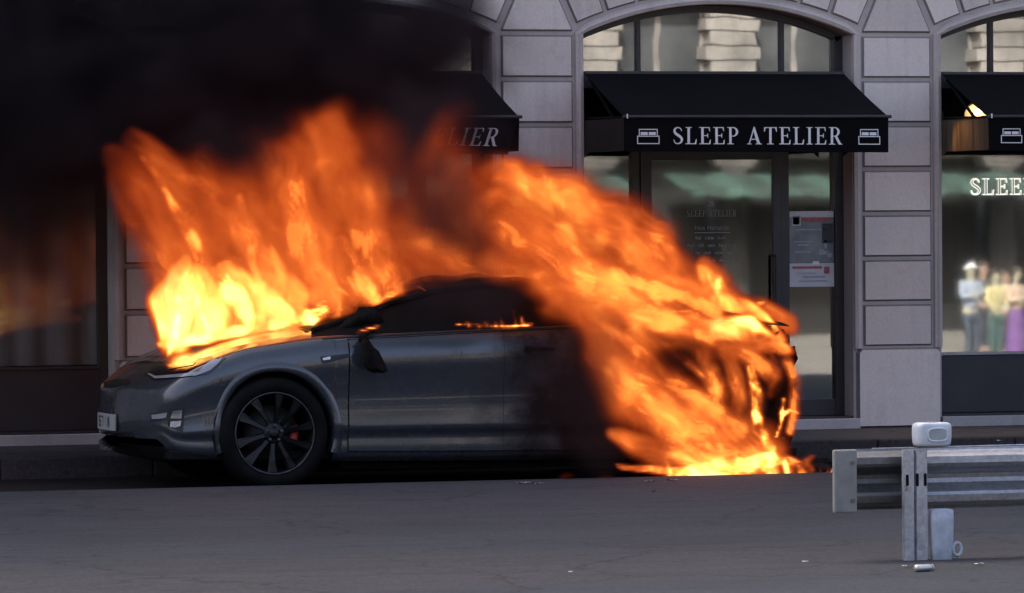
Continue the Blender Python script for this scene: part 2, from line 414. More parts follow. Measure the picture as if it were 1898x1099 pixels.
# rooms
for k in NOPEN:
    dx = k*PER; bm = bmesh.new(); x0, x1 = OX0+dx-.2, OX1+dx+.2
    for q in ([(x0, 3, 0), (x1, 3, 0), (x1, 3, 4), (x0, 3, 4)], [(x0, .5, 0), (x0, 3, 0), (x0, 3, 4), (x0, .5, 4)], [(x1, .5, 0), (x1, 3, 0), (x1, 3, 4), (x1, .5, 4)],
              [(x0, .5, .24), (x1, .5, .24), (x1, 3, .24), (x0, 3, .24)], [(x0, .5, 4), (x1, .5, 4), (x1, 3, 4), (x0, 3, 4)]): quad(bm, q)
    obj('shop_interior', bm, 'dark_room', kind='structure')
# ------------------------------------------------------------------ lettering (serif capitals drawn as outlines)
def _arc(cx, cy_, rx, ry, a0, a1, n=10): return [(cx+rx*cos(a), cy_+ry*sin(a)) for a in np.linspace(radians(a0), radians(a1), n)]
def _s():
    P = [(.47, .77), (.43, .90), (.30, .975), (.15, .93), (.085, .78), (.15, .63), (.29, .52), (.43, .40), (.49, .25), (.42, .09), (.27, .03), (.12, .08), (.05, .26)]
    Wd = [.02, .025, .03, .045, .06, .07, .075, .07, .06, .045, .03, .025, .02]
    pts = []
    for i in range(len(P)-1):
        p0, p1, p2, p3 = [np.array(P[min(max(i+j, 0), len(P)-1)]) for j in (-1, 0, 1, 2)]
        for t in (0, .33, .66):
            c = .5*((2*p1)+(p2-p0)*t+(2*p0-5*p1+4*p2-p3)*t*t+(3*p1-p0-3*p2+p3)*t**3)
            pts.append((c, Wd[i]*(1-t)+Wd[i+1]*t))
    pts.append((np.array(P[-1]), Wd[-1]))
    L, R = [], []
    for i, (c, wd) in enumerate(pts):
        d = pts[min(i+1, len(pts)-1)][0]-pts[max(i-1, 0)][0]; d = d/np.linalg.norm(d); n = np.array([-d[1], d[0]])
        L.append(tuple(c+n*wd)); R.append(tuple(c-n*wd))
    return [L+R[::-1]]
GLY = {
 'E': (.64, [[(0, 0), (.60, 0), (.62, .26), (.58, .26), (.52, .05), (.24, .05), (.24, .48), (.42, .48), (.45, .38), (.48, .38), (.48, .63), (.45, .63), (.42, .53), (.24, .53), (.24, .95), (.50, .95), (.55, .76), (.59, .76), (.57, 1), (0, 1), (0, .965), (.11, .95), (.11, .05), (0, .035)]]),
 'L': (.62, [[(0, 0), (.58, 0), (.61, .29), (.57, .29), (.50, .05), (.24, .05), (.24, .95), (.35, .965), (.35, 1), (0, 1), (0, .965), (.11, .95), (.11, .05), (0, .035)]]),
 'I': (.37, [[(0, 0), (.35, 0), (.35, .035), (.24, .05), (.24, .95), (.35, .965), (.35, 1), (0, 1), (0, .965), (.11, .95), (.11, .05), (0, .035)]]),
 'T': (.70, [[(.17, 0), (.53, 0), (.53, .035), (.415, .05), (.415, .95), (.60, .95), (.66, .74), (.70, .74), (.69, 1), (.01, 1), (0, .74), (.04, .74), (.10, .95), (.285, .95), (.285, .05), (.17, .035)]]),
 'P': (.62, [[(0, 0), (.36, 0), (.36, .035), (.24, .05), (.24, .45), (.34, .45)]+_arc(.34, .725, .27, .275, -80, 80)+[(.34, 1), (0, 1), (0, .965), (.11, .95), (.11, .05), (0, .035)], [(.24, .50), (.32, .50)]+_arc(.32, .725, .16, .225, -80, 80)+[(.32, .95), (.24, .95)]]),
 'R': (.74, [[(0, 0), (.36, 0), (.36, .035), (.24, .05), (.24, .46), (.32, .46), (.54, 0), (.74, 0), (.74, .035), (.67, .05), (.46, .48)]+_arc(.34, .735, .26, .265, -50, 80)+[(.34, 1), (0, 1), (0, .965), (.11, .95), (.11, .05), (0, .035)], [(.24, .51), (.32, .51)]+_arc(.32, .73, .15, .22, -80, 80)+[(.32, .95), (.24, .95)]]),
 'A': (.80, [[(0, 0), (.25, 0), (.25, .035), (.15, .05), (.215, .27), (.485, .27), (.555, .05), (.46, .035), (.46, 0), (.80, 0), (.80, .035), (.71, .05), (.41, 1.02), (.36, 1.02), (.09, .05), (0, .035)], [(.23, .32), (.47, .32), (.35, .76)]]),
 'S': (.56, _s()), ' ': (.36, [])}
def letters(text, x0, x1, z0, h, fill=True):
    adv = [GLY[c][0]+(.12 if c != ' ' else 0) for c in text]; tot = sum(adv)-.12; sx = (x1-x0)/tot
    cu = bpy.data.curves.new('lettering', 'CURVE'); cu.dimensions = '2D' if fill else '3D'
    x = x0
    for c, a in zip(text, adv):
        for poly in GLY[c][1]:
            sp = cu.splines.new('POLY'); sp.points.add(len(poly)-1); sp.use_cyclic_u = True
            for q, (px, pz) in zip(sp.points, poly): q.co = (x+px*sx, z0+pz*h, 0, 1)
        x += a*sx
    if fill: cu.fill_mode = 'BOTH'; cu.extrude = .001
    else: cu.bevel_depth = .0045; cu.bevel_resolution = 0
    tmp = bpy.data.objects.new('tmp', cu); me = bpy.data.meshes.new_from_object(tmp); bpy.data.objects.remove(tmp)
    bm = bmesh.new(); bm.from_mesh(me); bpy.data.meshes.remove(me); bpy.data.curves.remove(cu)
    for v in bm.verts: v.co = Vector((v.co.x, v.co.z, v.co.y))
    return bm
def shift_y(bm, y, fn=None):
    for v in bm.verts:
        v.co.y += y
        if fn: fn(v.co)
    return bm
def rect_outline(bm, x0, x1, z0, z1, t, y):
    for q in ((x0, x1, z0, z0+t), (x0, x1, z1-t, z1), (x0, x0+t, z0+t, z1-t), (x1-t, x1, z0+t, z1-t)): box(bm, q[0], q[1], y-.001, y+.001, q[2], q[3])
def bed_icon(bm, x0, z0, w_, h_, y):
    t = .0065
    rect_outline(bm, x0, x0+w_, z0, z0+h_*.55, t, y)                  # mattress
    hx0, hx1 = x0+w_*.08, x0+w_*.92
    for q in ((hx0, hx0+t, z0+h_*.56, z0+h_), (hx1-t, hx1, z0+h_*.56, z0+h_), (hx0+t, hx1-t, z0+h_-t, z0+h_)): box(bm, q[0], q[1], y-.001, y+.001, q[2], q[3])
    for a in (.16, .52): box(bm, x0+w_*a, x0+w_*(a+.31), y-.001, y+.001, z0+h_*.60, z0+h_*.80)    # pillows

# ------------------------------------------------------------------ awnings
AZ0, AZ1, AZ2, AY = 2.912, 2.555, 2.296, -.95
def awning(k, label, valance_in=0, lit=False):
    dx = k*PER; x0, x1 = .583+dx, 2.708+dx
    r = root('awning', (x0, 0, AZ2), label, 'awning', 'navy shop awnings')
    bm = bmesh.new(); nx, ny = 24, 8; sag = lambda s, t: -.012*sin(pi*t)*(.6+.4*sin(9*s+k))
    top = [[(x0+(x1-x0)*i/nx, -.03+(AY+.03)*j/ny, AZ0+(AZ1-AZ0)*j/ny+sag(i/nx, j/ny)) for j in range(ny+1)] for i in range(nx+1)]
    grid(bm, top); grid(bm, [[(p[0], p[1], p[2]-.006) for p in row] for row in top])
    obj('canopy', bm, 'canvas', r, True)
    bm = bmesh.new()
    def fv(x, z): 
        q = (AZ1-z)/(AZ1-AZ2); s = (x-x0)/(x1-x0)
        return AY-.004*sin(7*s*pi+k*2)*q-.0025*sin(23*s)*q
    vx = lambda x, z: x+valance_in*(AZ1-z)
    vz = lambda x, z: AZ1-(AZ1-z)*(1+(.05 if k >= 0 else .22)*((x-x0)/(x1-x0)-(0 if k >= 0 else .6)))
    zz = np.linspace(AZ1, AZ2, 6)
    f = [[(vx(x, z), fv(x, z), vz(x, z)) for z in zz] for x in np.linspace(x0, x1, 40)]
    grid(bm, f); grid(bm, [[(a, b+.004, c) for a, b, c in row] for row in f])
    obj('valance', bm, 'canvas', r, True)
    for sx, xx in ((-1, x0+.002), (1, x1-.002)):
        bm = bmesh.new(); zl = 2.545
        rows = [[(xx+.006*sin(6*y+z*5), y, z) for z in np.linspace(zl, 2.262 if y > -.05 else 2.30, 4)] for y in np.linspace(-.03, AY+.01, 9)]
        grid(bm, rows); grid(bm, [[(a+.003, b, c) for a, b, c in row] for row in rows])
        obj('side_valance', bm, M['canvas_side'] if not lit else lit, r, True)
    for xx in (x0+.03, x1-.03):
        bm = bmesh.new(); tube(bm, [(xx, -.02, 2.56), (xx, AY+.02, 2.552)], .013, 6); obj('arm', bm, 'black', r)
        bm = bmesh.new(); tube(bm, [(xx+.02, -.02, 2.86), (xx+.02, -.55, 2.56)], .013, 6); obj('brace', bm, 'black', r)
    bm = bmesh.new(); tube(bm, [(x0-.012, AY-.004, AZ1), (x1+.022, AY-.004, AZ1)], .013, 8); obj('front_bar', bm, 'frame', r)
    bm = bmesh.new(); box(bm, x0, x1, -.05, -.003, AZ0-.02, AZ0+.012, .006); obj('wall_bar', bm, 'frame', r)
    sh = lambda co: (setattr(co, 'x', vx(co.x, co.z)), setattr(co, 'z', vz(co.x, co.z)), setattr(co, 'y', co.y+fv(co.x, co.z)))
    bm = shift_y(letters('SLEEP ATELIER', .968+dx+(.27 if k < 0 else 0), 2.33+dx+(.27 if k < 0 else 0), 2.352, .126), -.006, sh); obj('lettering', bm, 'white', r)
    for bx in ((.682, 2.459) if k >= 0 else (.682,)):
        bm = bmesh.new(); bed_icon(bm, bx+dx, 2.352, .178, .112, 0); shift_y(bm, -.006, sh); obj('bed_emblem', bm, 'white', r)
    bm = bmesh.new(); tube(bm, [(x0+.02, AY-.016, AZ1-.012), (x0+.02, AY-.016, AZ1+.022)], .006, 6); obj('corner_glint', bm, 'white', r)  # white stub standing in for a bright glint at the corner
    return r
def back_lit():
    m, nt, p = new_mat('warm translucent canvas'); nt.nodes.remove(p); o = nt.nodes['Material Output']
    a = N(nt, 'ShaderNodeBsdfDiffuse'); b = N(nt, 'ShaderNodeBsdfTranslucent')
    f = noise(nt, 2, 3, sc3=(8, 8, .6)); c = ramp(nt, f, [(.3, (.12, .095, .07)), (.7, (.22, .18, .14))])
    nt.links.new(c, a.inputs[0]); nt.links.new(c, b.inputs[0])
    mx = N(nt, 'ShaderNodeMixShader'); mx.inputs[0].default_value = .5
    nt.links.new(a.outputs[0], mx.inputs[1]); nt.links.new(b.outputs[0], mx.inputs[2]); nt.links.new(mx.outputs[0], o.inputs[0]); return m
awning(-1, 'navy awning half hidden in smoke above the burning car, only its right end showing', -.35)
awning(0, 'navy awning over the shop door with white lettering between two bed emblems')
awning(1, 'navy awning with a lit lamp under it, above the display window', 0, back_lit())
# ------------------------------------------------------------------ lamp below the third awning
def emis(name, col, st):
    m, nt, p = new_mat(name); p.inputs['Base Color'].default_value = (*col, 1); p.inputs['Emission Color'].default_value = (*col, 1); p.inputs['Emission Strength'].default_value = st; return m
M['bulb'] = emis('warm lit bulb', (1, .62, .26), 3.5)
LX, LY, LZ = 3.76, -.22, 2.60
r = root('lamp', (LX, LY, LZ), 'small lit warm lamp hanging under the awning of the display window', 'lamp')
M['cream'] = varied('cream enamel', (.6, .54, .42), (.72, .66, .54), 12, .5)
ax_ = Vector((-.30, -.80, -.45)).normalized(); e1 = ax_.orthogonal().normalized(); e2 = ax_.cross(e1)
bm = bmesh.new(); rows = [[Vector((LX, LY, LZ))+ax_*dd+(e1*cos(a)+e2*sin(a))*rr for a in np.linspace(0, 2*pi, 20, endpoint=False)] for rr, dd in ((.02, -.06), (.07, -.04), (.105, .01), (.112, .05), (.109, .05), (.10, .01), (.066, -.034), (.004, -.05))]
grid(bm, rows, close_v=True); obj('lamp_reflector', bm, 'cream', r, True)  # cream bowl added to spread the bulb's warm glow
bm = bmesh.new(); bmesh.ops.create_uvsphere(bm, u_segments=12, v_segments=8, radius=.03); [setattr(v, 'co', v.co+Vector((LX, LY, LZ))) for v in bm.verts]; obj('bulb', bm, 'bulb', r, True)
bm = bmesh.new(); tube(bm, [(LX, LY+.05, LZ+.04), (LX, LY+.06, LZ+.24)], .008, 6); obj('cord', bm, 'frame', r)
pl = bpy.data.lights.new('lamp_light', 'SPOT'); pl.energy = 22; pl.color = (1, .60, .26); pl.shadow_soft_size = .05; pl.spot_size = radians(105); pl.spot_blend = .6
po = bpy.data.objects.new('lamp_light', pl); COL.objects.link(po); po.parent = r; po.location = ax_*.06; po.rotation_euler = Vector((-.35, -.6, -.7)).to_track_quat('-Z', 'Y').to_euler()

# ------------------------------------------------------------------ lettering and notices on the glass, curtains
door0 = [o for o in B.children if o.name == 'shop_door'][0] if 'shop_door' in bpy.data.objects else None
doors = [o for o in B.children if o.name.startswith('shop_door')]
door0 = doors[1] if len(doors) > 1 else doors[0]           # bay 0 was built after bay -1
yg = YW-.027
bm = shift_y(letters('SLEEP ATELIER', 1.488, 1.90, 1.805, .052), yg)
obj('lettering', bm, 'grey_print', door0)
def font_text(txt, x0, x1, z0, y, mat, parent, name='lettering'):
    cu = bpy.data.curves.new('t', 'FONT'); cu.body = txt; cu.extrude = .0006
    tmp = bpy.data.objects.new('tmp', cu); me = bpy.data.meshes.new_from_object(tmp); bpy.data.objects.remove(tmp); bpy.data.curves.remove(cu)
    bm = bmesh.new(); bm.from_mesh(me); bpy.data.meshes.remove(me)
    w0 = min(v.co.x for v in bm.verts); w1 = max(v.co.x for v in bm.verts); s = (x1-x0)/(w1-w0)
    for v in bm.verts: v.co = Vector((x0+(v.co.x-w0)*s, y+v.co.z*.5, z0+v.co.y*s))
    return obj(name, bm, mat, parent)
font_text('Nos Horaires', 1.556, 1.834, 1.703, yg, 'grey_print', door0)
bm = bmesh.new(); box(bm, 1.55, 1.845, yg-.0006, yg+.0006, 1.678, 1.684)
obj('underline', bm, 'grey_print', door0)
bm = bmesh.new(); bed_icon(bm, 1.668, 1.884, .05, .036, yg); obj('bed_emblem', bm, 'grey_print', door0)
# worn opening hours: rows of short illegible strokes
bm = bmesh.new(); rng = random.Random(3)
for row, (xa, xb) in enumerate(((1.56, 1.84), (1.49, 1.90), (1.56, 1.85), (1.66, 1.84))):
    x = xa; z = 1.628-.058*row
    while x < xb:
        n = rng.randint(3, 6)
        for i in range(n):
            h = rng.choice((.018, .018, .026)); box(bm, x, x+.005, yg-.0006, yg+.0006, z, z+h)
            if rng.random() < .6: box(bm, x+.005, x+.010, yg-.0006, yg+.0006, z+rng.choice((0, .008, .014)), z+rng.choice((.016, .018)))
            x += .0125
        x += .03
hours = obj('opening_hours', bm, 'grey_print', door0); hours['kind'] = 'stuff'
# display window lettering, drawn as white outlines
wfs = [o for o in B.children if o.name.startswith('window_frame')]
bm = shift_y(letters('SLEEP ATELIER', 3.876, 5.32, 1.962, .128, fill=False), YW-.002)
M['glow_letters'] = emis('pale letters with added glow', (.9, .88, .8), .22); obj('lettering', bm, 'glow_letters', wfs[3])  # faint glow added to keep the letters bright under the awning
# notices
def notice(name, x0, x1, z0, z1, base, label, marks):
    r = root(name, ((x0+x1)/2, YW, z0), label, 'notice'); y = YW-.003
    bm = bmesh.new(); nx = 6
    rows = [[(x, y-.002-.002*sin(6*x+4*z), z) for z in np.linspace(z0, z1, 5)] for x in np.linspace(x0, x1, nx)]
    grid(bm, rows); obj('sheet', bm, base, r)
    for (nm, a, b, c, d, mt) in marks:
        bm = bmesh.new(); box(bm, x0+a*(x1-x0), x0+b*(x1-x0), y-.0075, y-.006, z0+c*(z1-z0), z0+d*(z1-z0)); obj(nm, bm, mt, r)
notice('paper_notice', 2.345, 2.715, 1.44, 1.842, 'paper_grey', 'grey printed notice with pale top edge, upper of two on the glass', [
    ('top_band', .0, .995, .88, 1.0, 'paper_white'), ('heading', .26, .9, .80, .872, 'paper_red'), ('border', .05, .25, .72, .90, 'paper_white'), ('stamp', .075, .225, .742, .878, 'paper_red'),
    ('dark_block', .74, .98, .38, .76, 'panel'), ('text_line', .15, .8, .63, .655, 'paper_blur'), ('text_line', .1, .5, .40, .42, 'paper_blur'), ('text_line', .18, .45, .33, .36, 'paper_blur'), ('text_line', .12, .48, .20, .225, 'paper_blur'),
    ('picture', .78, .84, .24, .44, 'paper_blur'), ('picture', .66, .86, .15, .26, 'paper_blur'), ('picture', .84, .95, .10, .18, 'paper_blur')])
notice('paper_notice', 2.345, 2.717, 1.252, 1.436, 'paper_white', 'white notice with red heading line and red stamp, lower of two on the glass', [
    ('heading', .06, .72, .77, .87, 'paper_red'), ('stamp', .77, .89, .55, .84, 'paper_red'), ('text_line', .15, .6, .56, .60, 'paper_blur'), ('text_line', .28, .8, .38, .46, 'paper_blur'), ('text_line', .2, .84, .22, .27, 'paper_blur'), ('tape', .52, .66, .94, 1.08, 'white')])
# curtains behind the two display windows
def curtain(name, x0, x1, y, z0, z1, a, b, label, fold=.10, amp=.03):
    m, nt, p = new_mat(name+' cloth'); f = noise(nt, 1.2, 4, sc3=(9, 1, .25)); c = ramp(nt, f, [(.32, a), (.68, b)])
    nt.links.new(c, p.inputs['Base Color']); p.inputs['Roughness'].default_value = .9
    n = int((x1-x0)/fold*8); bm = bmesh.new(); rng = random.Random(5); ph = [rng.uniform(.7, 1.3) for _ in range(999)]
    rows = []
    for i in range(n+1):
        x = x0+(x1-x0)*i/n; q = 2*pi*(x-x0)/fold
        rows.append([(x+.01*sin(q*.37), y+amp*sin(q+.8*sin(q*.21))*(.7+.3*t)+.02*sin(q*.13), z0+(z1-z0)*t) for t in (0, .5, 1)])
    grid(bm, rows); return thing(name, bm, m, label, 'curtain', True)
curtain('curtain', OX0-2*PER+.05, OX1-2*PER-.05, .34, .73, 3.4, (.45, .43, .41), (.68, .66, .62), 'pale pleated curtain behind the smoky display window left of the car', .24, .035)
curtain('curtain', OX0+PER+.05, OX1+PER-.05, .34, .73, 3.4, (.30, .33, .31), (.46, .49, .46), 'grey green curtain behind the display window under the lit awning', .34, .05)

# ------------------------------------------------------------------ the other side of the square (seen in the glass)
M['opp_stone'] = stone_mat('opposite facade', (.19, .178, .165), (.07, .067, .063))
M['opp_window'] = varied('opposite window', (.02, .022, .025), (.06, .065, .07), .5, .15)
M['green_awning'] = varied('green awning cloth', (.015, .04, .03), (.05, .095, .078), 1.6, .85)
M['green_dark'] = varied('dark green awning cloth', (.012, .025, .02), (.03, .05, .042), 1.4, .85)
M['opp_pier'] = varied('dark shop pier', (.012, .012, .012), (.05, .049, .047), 1.2, .6)
M['opp_dark'] = varied('opposite shop dark', (.003, .003, .003), (.014, .014, .014), .5, .6)
def opposite(x0, x1, yf, zt, label):
    r = root('opposite_building', ((x0+x1)/2, yf, -.75), label, 'building')
    bm = bmesh.new(); bay = 3.2; n = int((x1-x0)/bay)
    def wall_part(xa, xb, za, zb, out=0): box(bm, xa, xb, yf-1-.001*xa/99, yf+out, za, zb)
    floors = [(-.75, 3.1), (3.9, 6.6), (7.4, 10.0), (10.8, 13.0)]
    for i in range(n+1): box(bm, x0+i*bay-.45, x0+i*bay+.45, yf-1, yf+.12, 2.9, zt)
    for i in range(n+1):
        for q in range(33): box(bm, x0+i*bay-.52-.10*(q % 2), x0+i*bay+.52+.10*(q % 2), yf-.95, yf+.17, 3.0+.32*q, 3.0+.32*q+.285)
    bp = bmesh.new()
    for i in range(n+1): box(bp, x0+i*bay-.3, x0+i*bay+.3, yf-.9, yf+.10, -.75, 2.899)
    obj('shop_pier', bp, 'opp_pier', r)['kind'] = 'stuff'
    zs = [3.1, 3.9, 6.6, 7.4, 10.0, 10.8, 13.0, zt]
    for a, b in zip(zs[::2], zs[1::2]): box(bm, x0-.4, x1+.4, yf-.98, yf+.04, a, b)
    obj('wall', bm, 'opp_stone', r)
    rng = random.Random(int(x0*7)); win = None
    for f, (za, zb) in enumerate(floors):
        for i in range(n):
            xa, xb = x0+i*bay+.45, x0+(i+1)*bay-.45
            bm = bmesh.new(); box(bm, xa, xb, yf-.5, yf-.42, za, zb); wi = obj('window', bm, 'opp_window' if f else 'opp_dark', r)
            if f:
                bm = bmesh.new()
                for q in ((xa, xa+.12), ((xa+xb)/2-.06, (xa+xb)/2+.06), (xb-.12, xb)): box(bm, q[0], q[1], yf-.42, yf-.36, za, zb)
                obj('frame', bm, 'opp_stone', wi)
                bm = bmesh.new(); box(bm, xa-.3, xb+.3, yf+.04, yf+.55, za-.22, za-.02, .02)
                obj('balcony', bm, 'opp_stone', r)
                bm = bmesh.new()
                for t in np.linspace(xa-.25, xb+.25, 12): box(bm, t-.012, t+.012, yf+.5, yf+.524, za-.02, za+.82)
                box(bm, xa-.28, xb+.28, yf+.49, yf+.535, za+.82, za+.87); b_ = obj('railing', bm, 'opp_dark', r)
    for z in (3.5, 7.0, 10.4, zt-.3):
        bm = bmesh.new(); box(bm, x0-.5, x1+.5, yf+.05, yf+.5, z-.13, z+.13, .05); obj('cornice', bm, 'opp_stone', r)
    return r
opposite(-14, 13, -70, 14, 'pale building with balconies across the square, left of the green awning shop')
opposite(14.4, 44, -68, 15.5, 'pale stone building with a green awning across the square')
opposite(45.4, 70, -71, 13.2, 'pale building with balconies across the square, right of the green awning shop')
for i, (xa, xb) in enumerate(((15.5, 24.5), (25.5, 34.0), (35, 43))):
    bm = bmesh.new(); yf = -67.8
    def aw(x, t): return (x, yf+1.8*t, 2.72-.36*t)
    grid(bm, [[aw(x, t) for t in (0, .5, 1)]+[(x, yf+1.82, 2.36-.08-.05*abs(sin(x*4)))] for x in np.linspace(xa, xb, 60)])
    for f_ in bm.faces: f_.material_index = int(f_.calc_center_median().x/.55) % 2
    grid(bm, [[(x, yf+1.79*t, 2.70-.36*t) for t in (0, 1)] for x in np.linspace(xa, xb, 4)])
    thing('green_awning', bm, ['green_awning', 'green_dark'], ['leftmost', 'middle', 'rightmost'][i]+' of the three green scalloped awnings across the square', 'awning', group='green awnings across the square')

# people standing on the square, seen in the display window
def person(x, y, z, h, face, top, legs, skin, label, arms, cap=None, skirt=False):
    r = root('person', (x, y, z), label, 'person', rot=(0, 0, face))
    def skinned(name, vs, es, rad, mat, sub=2):
        me = bpy.data.meshes.new(name); me.from_pydata([Vector(v)*h for v in vs], es, [])
        o = bpy.data.objects.new(name, me); COL.objects.link(o)
        md = o.modifiers.new('skin', 'SKIN'); md.use_smooth_shade = True
        for sv, rr in zip(me.skin_vertices[0].data, rad): sv.radius = (rr[0]*h, rr[1]*h) if isinstance(rr, tuple) else (rr*h, rr*h)
        me.skin_vertices[0].data[0].use_root = True
        o.modifiers.new('sub', 'SUBSURF').levels = sub; o.modifiers['sub'].render_levels = sub
        dg = bpy.context.evaluated_depsgraph_get(); dg.update(); m2 = bpy.data.meshes.new_from_object(o.evaluated_get(dg))
        bpy.data.objects.remove(o); bpy.data.meshes.remove(me)
        return m2
    sk = varied('skin '+label[:12], skin, tuple(c*1.15 for c in skin), 20, .6)
    tp = varied('top '+label[:12], top, tuple(min(1, c*1.5) for c in top), 9, .8); lg = varied('legs '+label[:12], legs, tuple(min(1, c*1.4) for c in legs), 6, .8)
    # head, arms, hands, neck: one continuous body
    vs = [(0, 0, .55), (0, 0, .65), (0, 0, .74), (0, 0, .80), (0, -.005, .845), (0, -.012, .90), (0, -.01, .955), (0, -.005, .99)]
    es = [(i, i+1) for i in range(7)]; rad = [(.085, .055), (.075, .052), (.09, .055), (.05, .035), (.03, .03), (.045, .055), (.05, .058), (.03, .035)]
    hands = []
    for s in (-1, 1):
        b0 = len(vs); e, hd = arms[s]
        vs += [(s*.105, 0, .80), e, hd, tuple(np.array(hd)+(np.array(hd)-np.array(e))*.25)]; rad += [.034, .024, .017, (.02, .012)]
        es += [(2, b0), (b0, b0+1), (b0+1, b0+2), (b0+2, b0+3)]
        for k in range(5):
            p = np.array(vs[b0+3]); d = (np.array(hd)-np.array(e)); d = d/np.linalg.norm(d)
            off = np.array([0, (k-2)*.006, 0]); tip = p+off*1.4+d*(.03+.008*(2-abs(k-2)))
            if k == 4: tip = p+np.array([0, -.02, .004])+d*.012
            vs.append(tuple(tip)); rad.append(.005); es.append((b0+3, len(vs)-1))
    for s in (-1, 1):
        b0 = len(vs); vs += [(s*.05, 0, .50), (s*.055, -.01, .28), (s*.06, .01, .045), (s*.065, -.065, .02)]; rad += [.055, .036, .024, (.022, .018)]
        es += [(0, b0), (b0, b0+1), (b0+1, b0+2), (b0+2, b0+3)]
    me = skinned('body', vs, es, rad, sk); me.materials.clear(); me.materials.append(sk); link_mesh('body', me, r)
    vs = [(0, 0, .50), (0, 0, .65), (0, 0, .75), (0, 0, .815)]; es = [(0, 1), (1, 2), (2, 3)]; rad = [(.105, .075), (.095, .07), (.11, .07), (.05, .045)]
    for s in (-1, 1):
        e, hd = arms[s]; b0 = len(vs); vs += [(s*.11, 0, .80), e, tuple(np.array(e)*.25+np.array(hd)*.75)]; rad += [.042, .033, .027]; es += [(2, b0), (b0, b0+1), (b0+1, b0+2)]
    me = skinned('jacket', vs, es, rad, tp); me.materials.clear(); me.materials.append(tp); link_mesh('jacket', me, r)
    bm = bmesh.new()
    if skirt:
        rows = [[((rx*cos(a))*h, (ry*sin(a))*h, zz*h) for a in np.linspace(0, 2*pi, 24, endpoint=False)] for rx, ry, zz in ((.09, .07, .58), (.11, .085, .48), (.12, .095, .28), (.13, .10, .09))]
        grid(bm, rows, close_v=True); obj('skirt', bm, lg, r, True, local=True)
    else:
        bm.free(); vs = [(0, 0, .53), (0, 0, .50)]; es = [(0, 1)]; rad = [(.1, .072), (.095, .07)]
        for s in (-1, 1):
            b0 = len(vs); vs += [(s*.052, 0, .44), (s*.057, -.01, .28), (s*.06, .01, .07)]; rad += [.062, .047, .04]; es += [(1, b0), (b0, b0+1), (b0+1, b0+2)]
        me = skinned('trousers', vs, es, rad, lg); me.materials.clear(); me.materials.append(lg); link_mesh('trousers', me, r)
    hair = cap or (.02, .015, .012); hm = varied('hair '+label[:12], hair, tuple(min(1, c*1.3) for c in hair), 30, .8)
    bm = bmesh.new(); bmesh.ops.create_uvsphere(bm, u_segments=16, v_segments=10, radius=.066*h)
    for v in list(bm.verts):
        if v.co.z < -.02*h or (v.co.y < -.03*h and v.co.z < .012*h): bm.verts.remove(v)
    for v in bm.verts: v.co += Vector((0, 0, .945*h))
    if cap: box(bm, -.05*h, .05*h, -.125*h, -.055*h, .955*h, .963*h)
    obj('cap' if cap else 'hair', bm, hm, r, True, local=True)
    bm = bmesh.new(); bmesh.ops.create_cone(bm, segments=6, radius1=.014*h, radius2=.004*h, depth=.03*h, cap_ends=True)
    for v in bm.verts: v.co = Vector((v.co.x, -.075*h+v.co.z*.35, .915*h+v.co.y*1.4))
    obj('nose', bm, sk, r, True, local=True)
    for s in (-1, 1):
        bm = bmesh.new(); bmesh.ops.create_uvsphere(bm, u_segments=8, v_segments=6, radius=.009*h); [setattr(v, 'co', v.co+Vector((s*.022*h, -.06*h, .932*h))) for v in bm.verts]; obj('eye', bm, 'black', r, True, local=True)
    return r
def mirror_at(px, py, dist):
    """where a thing must stand so that the display window glass (y = YW) shows it at a photo pixel"""
    p = at(px, py, YW); d = p-CAM; d = d/np.linalg.norm(d); d[1] *= -1; return p+d*dist
PZ = -.78
def stand(px, dist): q = mirror_at(px, 500, dist); return q[0], q[1]
ar = {-1: ((-.15, -.01, .67), (-.13, -.08, .56)), 1: ((.15, -.01, .67), (.13, -.08, .56))}
up_ = {-1: ((-.15, -.03, .67), (-.06, -.12, .70)), 1: ((.15, -.03, .67), (.06, -.12, .70))}
for args in ((1800, 49, 1.74, (.2, .23, .28), (.04, .05, .07), (.3, .28, .2), 'person in pale checked shirt and white cap reflected in the display window', up_, (.5, .5, .5), False),
             (1845, 51, 1.6, (.34, .30, .15), (.04, .075, .07), (.3, .28, .2), 'person in yellow top and green trousers reflected in the display window', ar, None, False),
             (1884, 47, 1.68, (.32, .24, .18), (.10, .05, .15), (.3, .27, .2), 'person in tan top and long purple skirt reflected in the display window', up_, None, True),
             (1822, 55, 1.7, (.05, .05, .055), (.04, .045, .06), (.3, .2, .15), 'person in dark jacket reflected between the white cap and the yellow top', ar, None, False),
             (1862, 53, 1.58, (.4, .4, .38), (.07, .06, .05), (.3, .2, .15), 'person in pale grey top reflected between the yellow top and the purple skirt', up_, None, False)):
    px, dist, h, top, legs, skin, lab, arms, cap, skirt = args
    x, y = stand(px, dist); person(x, y, PZ, h, atan2(x-4, -y)*-1+pi, top, legs, skin, lab, arms, cap, skirt)

